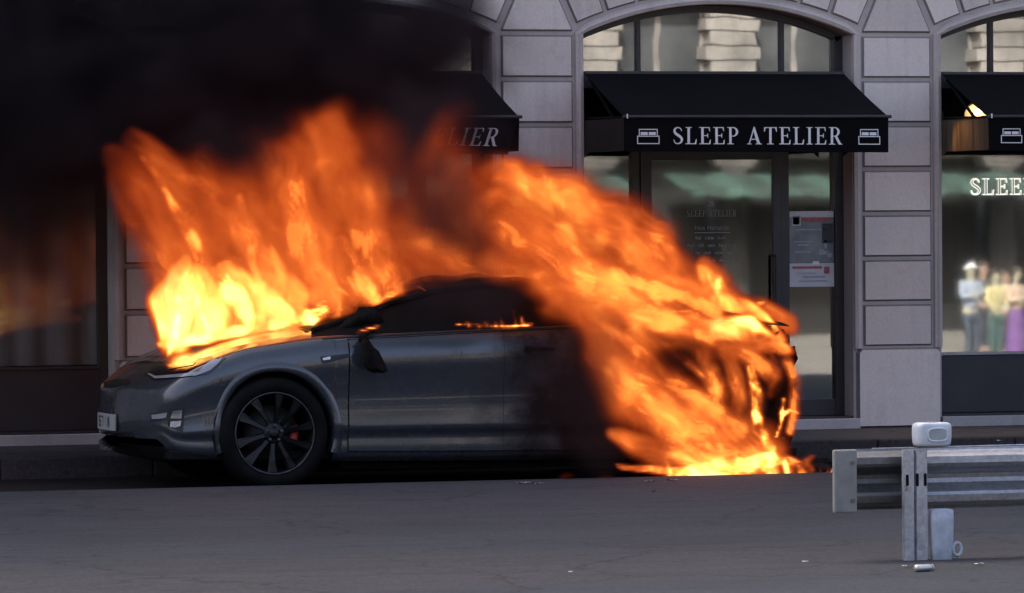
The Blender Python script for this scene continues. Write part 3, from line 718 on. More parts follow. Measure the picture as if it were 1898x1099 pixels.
# ------------------------------------------------------------------ guardrail
def galv(name, a, b, rough=.42):
    m, nt, p = new_mat(name); f = noise(nt, 3, 5, sc3=(.8, 1, 3)); sp = noise(nt, 34, 3, .7)
    c = ramp(nt, f, [(.3, a), (.7, b)]); c = mixc(nt, 1.0, c, ramp(nt, sp, [(.35, .82), (.65, 1.12)]), 'MULTIPLY')
    c = mixc(nt, ramp(nt, noise(nt, 5, 6, .7), [(.6, 0.), (.75, .5)]), c, (.09, .075, .06))
    nt.links.new(c, p.inputs['Base Color']); p.inputs['Metallic'].default_value = .75; p.inputs['Roughness'].default_value = rough
    bump(nt, p, noise(nt, 22, 4), .15, .003); return m
M['zinc'] = galv('weathered zinc steel', (.30, .31, .33), (.42, .43, .45))
M['zinc_dull'] = galv('dull zinc steel', (.42, .43, .45), (.55, .56, .58), .55)
M['zinc_dark'] = galv('stained and shaded zinc steel', (.10, .10, .10), (.22, .225, .23), .5)  # shade on the receding beam stub is put into this darker colour
M['end_plate'] = varied('scuffed pale end plate', (.20, .205, .19), (.29, .285, .26), 7, .8, bmp=.2, bscale=40)
RY = -13.2; RZ = .05
r = root('guardrail', (-2.14, RY, RZ), 'galvanized steel crash barrier with corrugated beam and slotted post in the foreground', 'crash barrier')
def wbeam(x0, x1, y, name, n=2):
    zt, zb = .622, .314; h = zt-zb
    prof = [(0, .0), (.035, .006), (.05, .012), (.09, .055), (.13, .078), (.24, .082), (.29, .075), (.36, .03), (.43, .004), (.5, .0), (.57, .004), (.64, .03), (.71, .075), (.76, .082), (.87, .078), (.91, .055), (.95, .012), (.965, .006), (1, .0)]
    bm = bmesh.new(); rows = []
    for x in np.linspace(x0, x1, n):
        rows.append([(x, y-o+.0, zt-h*t) for t, o in prof]+[(x, y-o+.004, zt-h*t) for t, o in reversed(prof)])
    V = grid(bm, rows, close_v=True)
    for row in (V[0], V[-1]):
        k = len(prof)
        for i in range(k-1): bm.faces.new((row[i], row[i+1], row[2*k-2-i], row[2*k-1-i]))
    o = obj(name, bm, 'zinc' if name == 'beam' else 'zinc_dark', r); return o
wbeam(-2.135, 3.9, RY+.14, 'beam', 30)
wbeam(-2.46, -2.11, RY+.19, 'beam_end')
bm = bmesh.new(); box(bm, -2.552, -2.428, RY+.05, RY+.085, .308, .626, .008); ep = obj('end_plate', bm, 'end_plate', r)
for bz_ in (.37, .56):
    bm = bmesh.new(); bmesh.ops.create_cone(bm, segments=8, radius1=.011, radius2=.009, depth=.012, cap_ends=True)
    for v in bm.verts: v.co = Vector((-2.455+v.co.x, RY+.046-v.co.z*-1, bz_+v.co.y))
    obj('bolt', bm, 'zinc_dark', ep)
def post(x0, x1, y, z0, z1):
    bm = bmesh.new(); t = .006; fl = .052
    # C profile: two front lips with a slot line between them
    prof = [(x0, y+.035), (x0, y), (x0+fl, y), (x0+fl+.008, y+.018), (x0+fl+.016, y), (x1, y), (x1, y+.035)]
    inner = [(x1-t, y+.035), (x1-t, y+t), (x0+fl+.019, y+t), (x0+fl+.008, y+.018+t), (x0+fl-.003, y+t), (x0+t, y+t), (x0+t, y+.035)]
    rows = [[(a, b, z) for a, b in prof+inner] for z in (z0, z1)]
    V = grid(bm, rows, close_v=True)
    for row in V:
        n = len(row)
        for i in range(n//2-1): bm.faces.new((row[i], row[i+1], row[n-2-i], row[n-1-i]))
    return obj('post', bm, 'zinc_dull', r)
ps = post(-2.198, -2.074, RY-.01, RZ, .622)
for xx, z0, z1 in ((-2.182, .445, .49), (-2.128, .445, .495), (-2.085, .445, .495)):
    bm = bmesh.new()
    pts = [(xx-.008+.008+.008*cos(a), (z1 if sin(a) > 0 else z0)+.008*sin(a)) for a in np.linspace(0, 2*pi, 14, endpoint=False)]
    prism(bm, pts, RY-.0125, RY-.008); obj('slot', bm, 'black', ps)
bm = bmesh.new(); bmesh.ops.create_cone(bm, segments=6, radius1=.014, radius2=.012, depth=.02, cap_ends=True)
for v in bm.verts: v.co = Vector((-2.18+v.co.x, RY-.022+v.co.z, .43+v.co.y))
obj('bolt', bm, 'zinc', ps)
bm = bmesh.new(); tube(bm, [(-2.36, RY+.02, .630), (-1.2, RY+.02, .634), (3.9, RY+.02, .634)], .0045, 6); obj('top_rod', bm, 'zinc_dull', r)
for xp in (.0, 2.0): 
    bm = bmesh.new(); box(bm, xp, xp+.1, RY+.15, RY+.21, RZ, .60, .004); obj('post', bm, 'zinc_dull', r)
# white box lamp on the rail
M['white_plastic'] = varied('bluish white plastic', (.50, .55, .60), (.62, .66, .70), 9, .45, bmp=.08, bscale=40)
M['grey_plastic'] = varied('grey recess plastic', (.30, .33, .33), (.38, .41, .41), 9, .5)
bx0, bx1, by0, by1, bz0, bz1 = -2.133, -1.942, RY-.045, RY+.075, .638, .756
r = root('plastic_canister', (-2.04, RY+.01, bz0), 'white plastic canister with oval recess standing on top of the crash barrier', 'canister')
bm = bmesh.new()
def rr(w_, d_, n=8, rad=.035):
    pts = []
    for cx, cy2, a0 in ((w_/2-rad, d_/2-rad, 0), (-w_/2+rad, d_/2-rad, 90), (-w_/2+rad, -d_/2+rad, 180), (w_/2-rad, -d_/2+rad, 270)):
        pts += [(cx+rad*cos(radians(a0+90*i/n)), cy2+rad*sin(radians(a0+90*i/n))) for i in range(n+1)]
    return pts
rows = []
for s_, z in ((.80, 0), (.92, .004), (.97, .018), (1, .05), (1, .09), (.985, .103), (.93, .113), (.8, .118), (.3, .119)):
    rows.append([(-2.0375+a*s_, RY+.015+b*s_, bz0+z) for a, b in rr(.19, .12)])
V = grid(bm, rows, close_v=True); bm.faces.new(V[0]); bm.faces.new(V[-1])
can = obj('body', bm, 'white_plastic', r, True)
bm = bmesh.new(); yb = RY+.015-.0605
ring = lambda a, b, y: [(-2.030+a*np.sign(cos(t))*abs(cos(t))**.62, y, bz0+.058+b*np.sign(sin(t))*abs(sin(t))**.62) for t in np.linspace(0, 2*pi, 32, endpoint=False)]
grid(bm, [ring(.060, .037, yb+.002), ring(.058, .035, yb-.006), ring(.052, .030, yb-.006), ring(.047, .026, yb-.001)], close_v=True); obj('rim', bm, 'white_plastic', r, True)
bm = bmesh.new(); V = grid(bm, [ring(.050, .028, yb-.002), ring(.001, .001, yb-.0015)], close_v=True); obj('recess', bm, 'grey_plastic', r)
bm = bmesh.new(); box(bm, -2.055, -2.012, RY-.01, RY+.03, bz0+.118, bz0+.1215, .001); obj('lid', bm, 'grey_plastic', r)
# jug under the rail
M['jug'] = varied('cloudy bluish plastic', (.36, .40, .46), (.52, .56, .62), 14, .4, bmp=.25, bscale=25, bdist=.008)
r = root('plastic_jug', (-1.99, RY+.02, .05), 'cloudy bluish white plastic jug with a ring, standing below the crash barrier', 'jug')
bm = bmesh.new(); rows = []
for s_, z in ((.78, 0), (.86, .01), (.9, .06), (.98, .13), (1, .2), (.98, .262), (.6, .268)):
    rows.append([(-1.992+a*s_, RY+.02+b*s_, .052+z) for a, b in rr(.125, .09, 5, .022)])
V = grid(bm, rows, close_v=True); bm.faces.new(V[0]); bm.faces.new(V[-1]); obj('body', bm, 'jug', r, True)
bm = bmesh.new(); grid(bm, [[(-1.912+(.022+.009*cos(b))*cos(a), RY-.01+.009*sin(b), .115+(.032+.009*cos(b))*sin(a)) for b in np.linspace(0, 2*pi, 8, endpoint=False)] for a in np.linspace(0, 2*pi, 20, endpoint=False)], close_u=True, close_v=True); obj('ring', bm, 'jug', r, True)
# litter
M['tin'] = varied('bare tin', (.55, .54, .52), (.7, .69, .67), 30, .3, metal=.8)
cx, cy_, cz = -2.36, -13.85, .052
r = root('drink_can', (cx, cy_, cz), 'small silver can lying on its side in front of the barrier post', 'can', rot=(0, 0, radians(14)))
bm = bmesh.new(); rows = [[(x, rr_*cos(a), .02+rr_*sin(a)*.9) for a in np.linspace(0, 2*pi, 18, endpoint=False)] for x, rr_ in ((-.055, .014), (-.052, .018), (-.045, .02), (.03, .02), (.036, .019), (.042, .016), (.043, .012))]
V = grid(bm, rows, close_v=True); bm.faces.new(V[0]); bm.faces.new(V[-1]); obj('body', bm, 'tin', r, True, local=True)
bm = bmesh.new(); rows = [[(x, rr_*cos(a), .02+rr_*sin(a)*.9) for a in np.linspace(0, 2*pi, 18, endpoint=False)] for x, rr_ in ((.042, .0195), (.05, .0205), (.0515, .018))]
grid(bm, rows, close_v=True); obj('rim', bm, 'zinc_dull', r, True, local=True)
def scrap(x, y, z, s, mat, label, seed):
    rg = random.Random(seed); bm = bmesh.new()
    n = 6; rows = [[(s*(i/n-.5)*2.2+rg.uniform(-.12, .12)*s, s*(j/3-.5)*.9+rg.uniform(-.1, .1)*s, max(.001, s*.22*(rg.random()))) for j in range(4)] for i in range(n+1)]
    grid(bm, rows); grid(bm, [[(a, b, c+.002) for a, b, c in row] for row in rows])
    for v in bm.verts: v.co += Vector((x, y, z))
    return thing('litter', bm, mat, label, 'litter', group='scraps lying on the ground')
M['ash'] = varied('ash grey scrap', (.12, .115, .11), (.3, .29, .28), 30, .8)
p = at(1853, 817, -.5)
for i, (px, py, z, s, mt, lb) in enumerate(((1853, 817, .152, .02, 'white', 'tiny white scrap on the far pavement right of the canister'),
        (975, 896, .062, .05, 'ash', 'crumpled grey scrap at the road edge under the car door'), (1000, 897, .062, .03, 'ash', 'small grey scrap at the road edge right of the crumpled one'),
        (1205, 892, .062, .03, 'ash', 'grey scrap at the road edge below the burning rear'), (1212, 911, .062, .02, 'panel', 'dark crumb on the road below the burning rear'),
        (1247, 890, .062, .03, 'ash', 'flat grey scrap at the road edge below the brightest flames'), (1815, 1046, .066, .022, 'white', 'white scrap on the pale strip right of the jug'),
        (1058, 1060, .066, .012, 'white', 'tiny white crumb on the pale strip below the car door'), (1492, 1041, .066, .014, 'white', 'tiny white crumb on the pale strip left of the post'),
        (1676, 1049, .066, .012, 'white', 'tiny white crumb beside the foot of the post'))):
    d = at(px, py, 0)-CAM; q = CAM+d*((z-CAM[2])/d[2]); scrap(q[0], q[1], q[2], s, mt, lb, i)

# ------------------------------------------------------------------ the car
CXL, CYL = -4.0, -3.15                      # front tip, centre line
def pch(tab):
    xs = np.array([t[0] for t in tab], float); ys = np.array([t[1] for t in tab], float)
    h = np.diff(xs); d = np.diff(ys)/h; m = np.zeros(len(xs)); m[0] = d[0]; m[-1] = d[-1]
    for i in range(1, len(xs)-1):
        if d[i-1]*d[i] > 0: w1 = 2*h[i]+h[i-1]; w2 = h[i]+2*h[i-1]; m[i] = (w1+w2)/(w1/d[i-1]+w2/d[i])
    def f(x):
        x = min(max(x, xs[0]), xs[-1]); i = min(int(np.searchsorted(xs, x, 'right'))-1, len(xs)-2); t = (x-xs[i])/h[i]
        return float((2*t**3-3*t*t+1)*ys[i]+(t**3-2*t*t+t)*h[i]*m[i]+(-2*t**3+3*t*t)*ys[i+1]+(t**3-t*t)*h[i]*m[i+1])
    return f
f_zc = pch([(0, .640), (.02, .668), (.06, .695), (.15, .742), (.3, .815), (.6, .925), (.9, 1.01), (1.2, 1.065), (1.45, 1.10), (1.8, 1.12), (4.2, 1.16), (4.7, 1.14), (4.95, 1.08), (5.05, 1.02)])
f_zb = pch([(0, .335), (.06, .275), (.2, .235), (.45, .215), (.9, .20), (1.2, .19), (4.0, .19), (4.5, .24), (5.05, .36)])
f_belt = pch([(0, .640), (.02, .662), (.06, .688), (.15, .733), (.3, .795), (.6, .885), (.8, .938), (1.0, .968), (1.35, 1.012), (1.8, 1.035), (2.85, 1.088), (4.2, 1.13), (4.8, 1.10), (5.05, 1.02)])
f_w = pch([(0, .80), (.03, .845), (.1, .88), (.3, .93), (.6, .965), (1.0, .985), (1.5, .985), (3.2, .995), (4.2, 1.0), (4.7, .955), (5.05, .84)])
f_prof = pch([(0, .93), (.05, .972), (.12, .976), (.20, .970), (.27, .993), (.34, .986), (.5, .981), (.66, .990), (.78, 1.0), (.88, .990), (.95, .968), (1, .935)])
UW, ZW, RA = (.99, 3.955), .381, .415
def bowx(u, yn):
    fb = max(0, 1-u/.95); rb = max(0, (u-4.2)/.85)
    return .32*abs(yn)**2.5*fb*fb + .085*fb**3 - .13*rb*rb - .52*abs(yn)**2.6*rb*rb
def side_pt(u, z, off=0):
    zb, zt = f_zb(u), f_belt(u); wv = f_w(u)*f_prof((z-zb)/(zt-zb))
    return (CXL+u+bowx(u, wv), -(wv+off), z)
def low(u):
    z = f_zb(u)
    for uw in UW:
        if abs(u-uw) < RA: z = max(z, ZW+sqrt(max(RA*RA-(u-uw)**2, 0)))
    return z
us = list(np.linspace(0, .06, 6))+list(np.linspace(.08, .55, 14))
for uw in UW:
    us += [uw-RA-1e-4]+[uw-RA*cos(t) for t in np.linspace(0.02, pi-.02, 44)]+[uw+RA+1e-4]
us += list(np.linspace(1.43, 3.5, 34))+list(np.linspace(4.4, 5.05, 16)); us = sorted(set(round(u, 5) for u in us))
CAR = root('burning_car', (CXL+UW[0], CYL, 0), 'grey passenger car with black wheels, its rear half charred and on fire', 'car')
PIT = radians(.9)
def Cc(p): return (p[0], p[1]+CYL, p[2])
def mir(p): return (p[0], -p[1], p[2])
NZ, NH = 26, 20
def shade_off(bm): pass
def body_mesh(split=None):
    bm = bmesh.new()
    for s in (1, -1):
        rows = []
        for u in us:
            zl, zt = low(u), f_belt(u)
            r_ = [side_pt(u, zl+(zt-zl)*(k/NZ)) for k in range(NZ+1)]
            rows.append([Cc(p if s == 1 else mir(p)) for p in r_])
        grid(bm, rows)
    rows = []
    def hood_pt(u, t):      # t -1..1
        a = side_pt(u, f_belt(u)); yb = a[1]; y = yb*-t if False else -yb*t
        q = abs(t); zt, zc = f_belt(u), f_zc(u)
        z = zt+(zc-zt)*(1-q**2.6)+.012*max(0, 1-abs(q-.86)/.14)*min(1, u/.3)
        return (CXL+u+bowx(u, y), y, z)
    for u in us: rows.append([Cc(hood_pt(u, t)) for t in np.linspace(-1, 1, NH*2+1)])
    grid(bm, rows)
    for ue in (0, 5.05):
        rows = []
        for k in range(NZ+1):
            z = f_zb(ue)+(f_belt(ue)-f_zb(ue))*k/NZ; a = side_pt(ue, z)
            bulge = (-.012 if ue == 0 else .0)*sin(pi*min(1, k/NZ))
            rows.append([Cc((CXL+ue+bowx(ue, a[1]*t)+bulge*(1-abs(t)**4), a[1]*t, z)) for t in np.linspace(-1, 1, NH*2+1)])
        grid(bm, rows)
    bmesh.ops.remove_doubles(bm, verts=bm.verts, dist=.0006)
    rg = random.Random(31)
    for v in bm.verts:                      # the burnt tail is buckled and eaten away
        k = min(1, max(0, (v.co.x-CXL-4.45)/.4))
        if k > 0: v.co += Vector((rg.uniform(-.045, .012), rg.uniform(-.02, .02), rg.uniform(-.02, .015)))*k
    bmesh.ops.delete(bm, geom=[f for f in bm.faces if f.calc_center_median().x-CXL > 4.72 and rg.random() < .16], context='FACES')
    return bm
# paint: grey with soot and char towards the burning rear
def paint_mat():
    m, nt, p = new_mat('grey car paint with char')
    tc = nt.nodes.new('ShaderNodeTexCoord'); sx = nt.nodes.new('ShaderNodeSeparateXYZ'); nt.links.new(tc.outputs['Object'], sx.inputs[0])
    nz = noise(nt, 3.2, 6, .65, vec=tc.outputs['Object'])
    mr = nt.nodes.new('ShaderNodeMapRange'); mr.inputs[1].default_value = 1.0; mr.inputs[2].default_value = 2.4; mr.inputs[3].default_value = -.28; mr.inputs[4].default_value = .55
    nt.links.new(sx.outputs[0], mr.inputs[0])
    ad = nt.nodes.new('ShaderNodeMath'); ad.operation = 'ADD'; nt.links.new(nz, ad.inputs[0]); nt.links.new(mr.outputs[0], ad.inputs[1])
    ch = ramp(nt, ad.outputs[0], [(.36, 0.), (.82, 1.)])
    # second soot: on top of the bonnet near the fire and under the window line
    mz = nt.nodes.new('ShaderNodeMapRange'); mz.inputs[1].default_value = .93; mz.inputs[2].default_value = 1.12; mz.inputs[3].default_value = 0; mz.inputs[4].default_value = .45; nt.links.new(sx.outputs[2], mz.inputs[0])
    mu = nt.nodes.new('ShaderNodeMath'); mu.operation = 'MULTIPLY'; nt.links.new(mz.outputs[0], mu.inputs[0]); nt.links.new(ramp(nt, noise(nt, 5, 5, .6, vec=tc.outputs['Object']), [(.35, 0.), (.6, 1.)]), mu.inputs[1])
    mx = nt.nodes.new('ShaderNodeMath'); mx.operation = 'MAXIMUM'; nt.links.new(ch, mx.inputs[0]); nt.links.new(mu.outputs[0], mx.inputs[1])
    c = mixc(nt, mx.outputs[0], (.046, .051, .062), (.007, .006, .006)); nt.links.new(c, p.inputs['Base Color'])
    dirt = ramp(nt, noise(nt, 9, 6, .7, vec=tc.outputs['Object']), [(.4, .22), (.7, .32)])
    r_ = mixc(nt, mx.outputs[0], dirt, (.85, .85, .85)); nt.links.new(r_, p.inputs['Roughness'])
    p.inputs['Metallic'].default_value = .35
    iv = nt.nodes.new('ShaderNodeMath'); iv.operation = 'SUBTRACT'; iv.inputs[0].default_value = 1; nt.links.new(mx.outputs[0], iv.inputs[1])
    nt.links.new(iv.outputs[0], p.inputs['Coat Weight']); p.inputs['Coat Roughness'].default_value = .04
    bb = nt.nodes.new('ShaderNodeBump'); bb.inputs['Strength'].default_value = .5; bb.inputs['Distance'].default_value = .012
    mm = nt.nodes.new('ShaderNodeMath'); mm.operation = 'MULTIPLY'; nt.links.new(noise(nt, 26, 5, vec=tc.outputs['Object']), mm.inputs[0]); nt.links.new(ch, mm.inputs[1]); nt.links.new(mm.outputs[0], bb.inputs['Height']); nt.links.new(bb.outputs[0], p.inputs['Normal'])
    return m
M['paint'] = paint_mat()
M['char'] = varied('charred metal', (.004, .0035, .0035), (.016, .013, .012), 9, .9, bmp=.6, bscale=30, bdist=.02)
M['trim_black'] = varied('black plastic trim', (.007, .007, .008), (.014, .014, .015), 10, .45)
M['tyre'] = varied('tyre rubber', (.004, .004, .0042), (.008, .0078, .008), 7, .85)
M['rim'] = varied('satin black alloy', (.006, .006, .007), (.011, .011, .013), 6, .38, metal=.4)
M['rim_edge'] = varied('pale rim edge', (.05, .05, .055), (.09, .09, .1), 20, .35, metal=.7)  # lighter metal than the rest of the rim
M['disc'] = varied('brake disc steel', (.02, .018, .018), (.05, .045, .04), 12, .5, metal=.6)
M['red'] = varied('red caliper paint', (.42, .02, .03), (.55, .035, .05), 14, .4)
M['sooty_glass'] = varied('sooty black glass', (.003, .003, .003), (.007, .006, .006), 4, .75)
M['lens_dark'] = varied('dark lamp housing', (.006, .006, .008), (.014, .014, .017), 8, .12, coat=1)
M['lens_pale'] = varied('pale lamp glass', (.20, .22, .25), (.30, .32, .36), 6, .25, coat=1)
M['chrome'] = varied('dull chrome', (.4, .4, .42), (.55, .55, .57), 18, .25, metal=.9)
M['plate'] = varied('number plate white', (.36, .355, .35), (.44, .435, .43), 12, .6)
M['print_black'] = varied('black print', (.012, .012, .013), (.02, .02, .022), 30, .6)
for k_ in ('char', 'sooty_glass', 'black', 'tyre'): M[k_].node_tree.nodes['Principled BSDF'].inputs['Specular IOR Level'].default_value = .12
bmb = body_mesh(); bmesh.ops.recalc_face_normals(bmb, faces=bmb.faces)
BVH = BVHTree.FromBMesh(bmb)
body = obj('body', bmb, 'paint', CAR, True)
# door laid over the body side, its rim dark
def side_patch(name, uz_rows, off, mat, s=1, rimm='black', rim=True, parent=CAR, smooth=True):
    bm = bmesh.new(); rows = [[Cc(side_pt(u, z, off) if s == 1 else mir(side_pt(u, z, off))) for u, z in r_] for r_ in uz_rows]
    V = grid(bm, rows)
    if rim:
        loop = [bm.verts.new(v.co) for v in V[0]+[r_[-1] for r_ in V[1:]]+V[-1][-2::-1]+[r_[0] for r_ in V[-2:0:-1]]]
        nv = [bm.verts.new(v.co+Vector((0, .02*s, 0))) for v in loop]
        for i in range(len(loop)): bm.faces.new((loop[i], loop[(i+1) % len(loop)], nv[(i+1) % len(loop)], nv[i])).material_index = 1
    return obj(name, bm, [mat, rimm], parent, smooth)
for s in (1, -1):
    for (ua, ub) in ((1.508, 2.590), (2.593, 3.50)):
        # dark gap plate then the door skin
        rows = [[(u, .252+(f_belt(u)-.012-.252)*t) for t in np.linspace(0, 1, 22)] for u in np.linspace(ua-(.008 if ua < 2 else 0), ub+(.002 if ua < 2 else .008), 24)]
        gp = side_patch('door_gap', rows, .0015, 'black', s, rim=False)
        rows = [[(u, .258+(f_belt(u)-.018-.258)*t) for t in np.linspace(0, 1, 30)] for u in np.linspace(ua, ub, 30)]
        dr = side_patch('door', rows, .006, 'paint', s, rim=ua < 2)
        if True:
            hz = .93 if ua < 2 else .95; hu = ub-.20 if ua < 2 else ua+.25
            rows = [[(hu+.2*a, f_belt(hu)-.155+.024*b) for b in (0, .5, 1)] for a in np.linspace(-.5, .5, 6)]
            side_patch('door_handle', rows, .012, 'paint' if ua < 2 else 'char', s, parent=dr)
    # flared arch lips
    for uw in UW:
        rows = []
        for t in np.linspace(-.12*pi if uw > 1 else -.10*pi, 1.10*pi, 40):
            row = []
            for rr_, off in ((RA-.004, -.12), (RA-.004, .006), (RA+.012, .014), (RA+.045, .011), (RA+.062, .001)):
                u = uw-rr_*cos(t); z = ZW+rr_*sin(t); z = max(z, f_zb(min(max(u, 0), 5.05))+.002); p = side_pt(u, z, off); row.append(Cc(p if s == 1 else mir(p)))
            rows.append(row)
        bm = bmesh.new(); grid(bm, rows); obj('wheel_arch', bm, 'paint', CAR, True)
        # wheel housing
        bm = bmesh.new(); rows = []
        for t in np.linspace(-.1*pi, 1.1*pi, 30):
            rows.append([(CXL+uw-(RA+.002)*cos(t), CYL-s*y, max(.22, ZW+(RA+.002)*sin(t))) for y in (.955, .45)])
        V = grid(bm, rows); bm.faces.new([r_[1] for r_ in V]); obj('wheel_housing', bm, 'black', CAR)
    # sill trim
    rows = [[(u, .19+.05*t) for t in np.linspace(0, 1, 5)] for u in np.linspace(1.425, 3.52, 20)]
    side_patch('sill_trim', rows, .010, 'paint', s)
# underbody
bm = bmesh.new(); box(bm, CXL+.3, CXL+4.75, CYL-.90, CYL+.90, .20, .26, .01); box(bm, CXL+1.5, CXL+3.45, CYL-.8, CYL+.8, .13, .19, .01); obj('underbody', bm, 'black', CAR)
# wheels
def wheel(u, s, burnt=False):
    cx, cy2, cz = CXL+u, CYL-s*.865, .379; side = -s
    bm = bmesh.new(); R_, wd = .379, .135
    prof = [(.272, wd*.8), (.290, wd*.98), (.33, wd*1.02), (.362, wd*.9), (.376, wd*.6), (R_, wd*.3), (R_, -wd*.3), (.376, -wd*.6), (.362, -wd*.9), (.33, -wd*1.02), (.290, -wd*.98), (.272, -wd*.8)]
    lathe_y(bm, prof, cx, cy2, cz, 64)
    for k, (yy) in enumerate((-.05, 0, .05)):     # tread grooves as rings
        lathe_y(bm, [(R_+.0005, yy-.004), (R_-.006, yy-.003), (R_-.006, yy+.003), (R_+.0005, yy+.004)], cx, cy2, cz, 64)
    root_ = obj('wheel', bm, 'tyre' if not burnt else 'char', CAR, True)
    bm = bmesh.new(); lathe_y(bm, [(.278, side*wd*.86), (.272, side*wd*.90), (.264, side*wd*.86), (.247, side*wd*.4), (.24, -side*wd*.6)], cx, cy2, cz, 64)
    obj('rim_barrel', bm, 'rim', root_, True)
    bm = bmesh.new(); lathe_y(bm, [(.2765, side*wd*.90), (.272, side*wd*.925), (.2675, side*wd*.90)], cx, cy2, cz, 64); obj('rim_lip', bm, 'rim_edge', root_, True)
    yf = cy2+side*wd*.62
    for k in range(10):
        a = 2*pi*k/10+.17; bm = bmesh.new()
        tw = .10 if k % 2 else .02
        rows = []
        for rr_, hw_, dy in ((.045, .020, 0), (.11, .017, .012*side), (.18, .021, .022*side), (.262, .036, .026*side)):
            aa = a+tw*(rr_-.045)/.2; c, sn = cos(aa), sin(aa); row = []
            for lat, yy in ((-hw_, 0), (-hw_*.55, .010*side), (hw_*.75, .016*side), (hw_, 0), (0, -.03*side)):
                row.append((cx+rr_*c-lat*sn, yf+dy+yy, cz+rr_*sn+lat*c))
            rows.append(row)
        V = grid(bm, rows, close_v=True); bm.faces.new(V[-1]); obj('spoke', bm, 'rim', root_)
    bm = bmesh.new(); V = lathe_y(bm, [(.075, 0), (.07, side*.018), (.05, side*.024), (.034, side*.02), (.032, side*.03), (.012, side*.034)], cx, yf, cz, 24); bm.faces.new(V[-1]); obj('hub', bm, 'rim', root_, True)
    for k in range(5):
        a = 2*pi*k/5+.3; bm = bmesh.new()
        V = lathe_y(bm, [(.011, 0), (.011, side*.012), (.006, side*.014)], cx+.052*cos(a), yf+side*.018, cz+.052*sin(a), 6); bm.faces.new(V[-1]); obj('lug_nut', bm, 'rim_edge', root_)
    yd = cy2+side*.01
    bm = bmesh.new(); V = lathe_y(bm, [(.06, side*.03), (.09, side*.008), (.185, side*.008), (.185, -side*.02)], cx, yd, cz, 40); obj('brake_disc', bm, 'disc', root_, True)
    if not burnt:
        bm = bmesh.new(); rows = []
        for aa in np.linspace(-.30, .30, 9):
            rows.append([(cx+rr_*cos(aa), yd+side*yy, cz+rr_*sin(aa)) for rr_, yy in ((.125, .02), (.13, .04), (.17, .042), (.185, .03), (.185, .0))])
        grid(bm, rows); obj('brake_caliper', bm, 'red', root_, True)
    return root_
wheel(UW[0], 1); wheel(UW[0], -1); wheel(UW[1], 1, True); wheel(UW[1], -1, True)

# pieces laid on the body skin from the side / front
def drape(poly, name, mat, off=.004, d=(.27, .96, 0), n=14, parent=CAR, thick=.012):
    """poly in (x, z) on the plane y = -4.15 -> a patch lying on the car skin"""
    d = Vector(d).normalized(); P = [np.array(p) for p in poly]
    # fill the polygon with a strip between its upper and lower chains: poly = lower chain then upper chain reversed, same counts
    h = len(P)//2; lo, hi = P[:h], P[h:][::-1]
    def samp(ch, t):
        q = t*(len(ch)-1); i = min(int(q), len(ch)-2); return ch[i]*(1-(q-i))+ch[i+1]*(q-i)
    rows = []
    for t in np.linspace(0, 1, n*2):
        a, b = samp(lo, t), samp(hi, t); row = []
        for v in np.linspace(0, 1, n//2+2):
            q = a*(1-v)+b*v; o = Vector((q[0], -4.15, q[1]))
            loc, nrm, idx, dist = BVH2.ray_cast(o-d*3, d)
            if loc is None: loc = o; nrm = -d
            if nrm.dot(d) > 0: nrm = -nrm
            row.append(loc+nrm*off)
        rows.append(row)
    bm = bmesh.new(); V = grid(bm, rows)
    loop = [bm.verts.new(v.co) for v in V[0]+[r_[-1] for r_ in V[1:]]+V[-1][-2::-1]+[r_[0] for r_ in V[-2:0:-1]]]
    nv = [bm.verts.new(v.co+d*thick) for v in loop]
    for i in range(len(loop)): bm.faces.new((loop[i], loop[(i+1) % len(loop)], nv[(i+1) % len(loop)], nv[i]))
    return obj(name, bm, mat, parent, True)
bmb = body_mesh(); BVH2 = BVHTree.FromBMesh(bmb); bmb.free()
def pxz(px, py):         # photo pixel -> (x, z) on the car side plane, undoing the car's pitch
    p = at(px, py, -4.15); x, z = p[0]-(CXL+UW[0]), p[2]
    return (CXL+UW[0]+x*cos(PIT)-z*sin(PIT), x*sin(PIT)+z*cos(PIT))
VD = (.262, .965, -.02)
def D(name, lower, upper, mat, off=.004, parent=CAR, n=14):
    return drape([pxz(*p) for p in lower]+[pxz(*p) for p in upper][::-1], name, mat, off, VD, n, parent)
hl = D('headlight', [(264, 694), (284, 706), (340, 700), (386, 694), (402, 680)], [(264, 692), (290, 682), (335, 670), (385, 663), (419, 663)], 'lens_dark', .005)
D('light_strip', [(270, 695), (286, 704), (330, 700.5), (366, 696)], [(270, 693), (287, 699), (330, 695), (366, 690)], 'lens_pale', .009, hl)
D('light_panel', [(357, 699), (372, 694), (390, 687), (402, 677)], [(370, 687), (382, 676), (392, 668), (413, 665.5)], 'lens_pale', .010, hl)
D('light_bar', [(308, 687), (330, 683), (358, 678)], [(310, 684), (332, 679), (362, 673)], 'chrome', .009, hl)
# fog lights: three little slots
fg = D('fog_light', [(277, 782), (300, 786), (338, 804), (338, 806)], [(277, 768), (300, 763), (330, 757), (342, 755)], 'trim_black', .003)
D('lamp', [(281, 778), (295, 777), (308, 775)], [(280, 770), (294, 768), (310, 765)], 'lens_pale', .007, fg)
D('lamp', [(316, 776), (326, 776), (336, 776)], [(320, 762), (328, 761), (338, 760)], 'chrome', .007, fg)
D('lamp', [(315, 792), (325, 793), (334, 790)], [(316, 782), (326, 781), (336, 780)], 'chrome', .007, fg)
D('grey_bar', [(281, 788), (295, 790), (312, 792)], [(281, 782), (295, 782), (312, 780)], 'paint', .008, fg)
D('bumper_crease', [(284, 813), (320, 812), (372, 809)], [(284, 810), (320, 808), (372, 803)], 'chrome', .003) if False else None
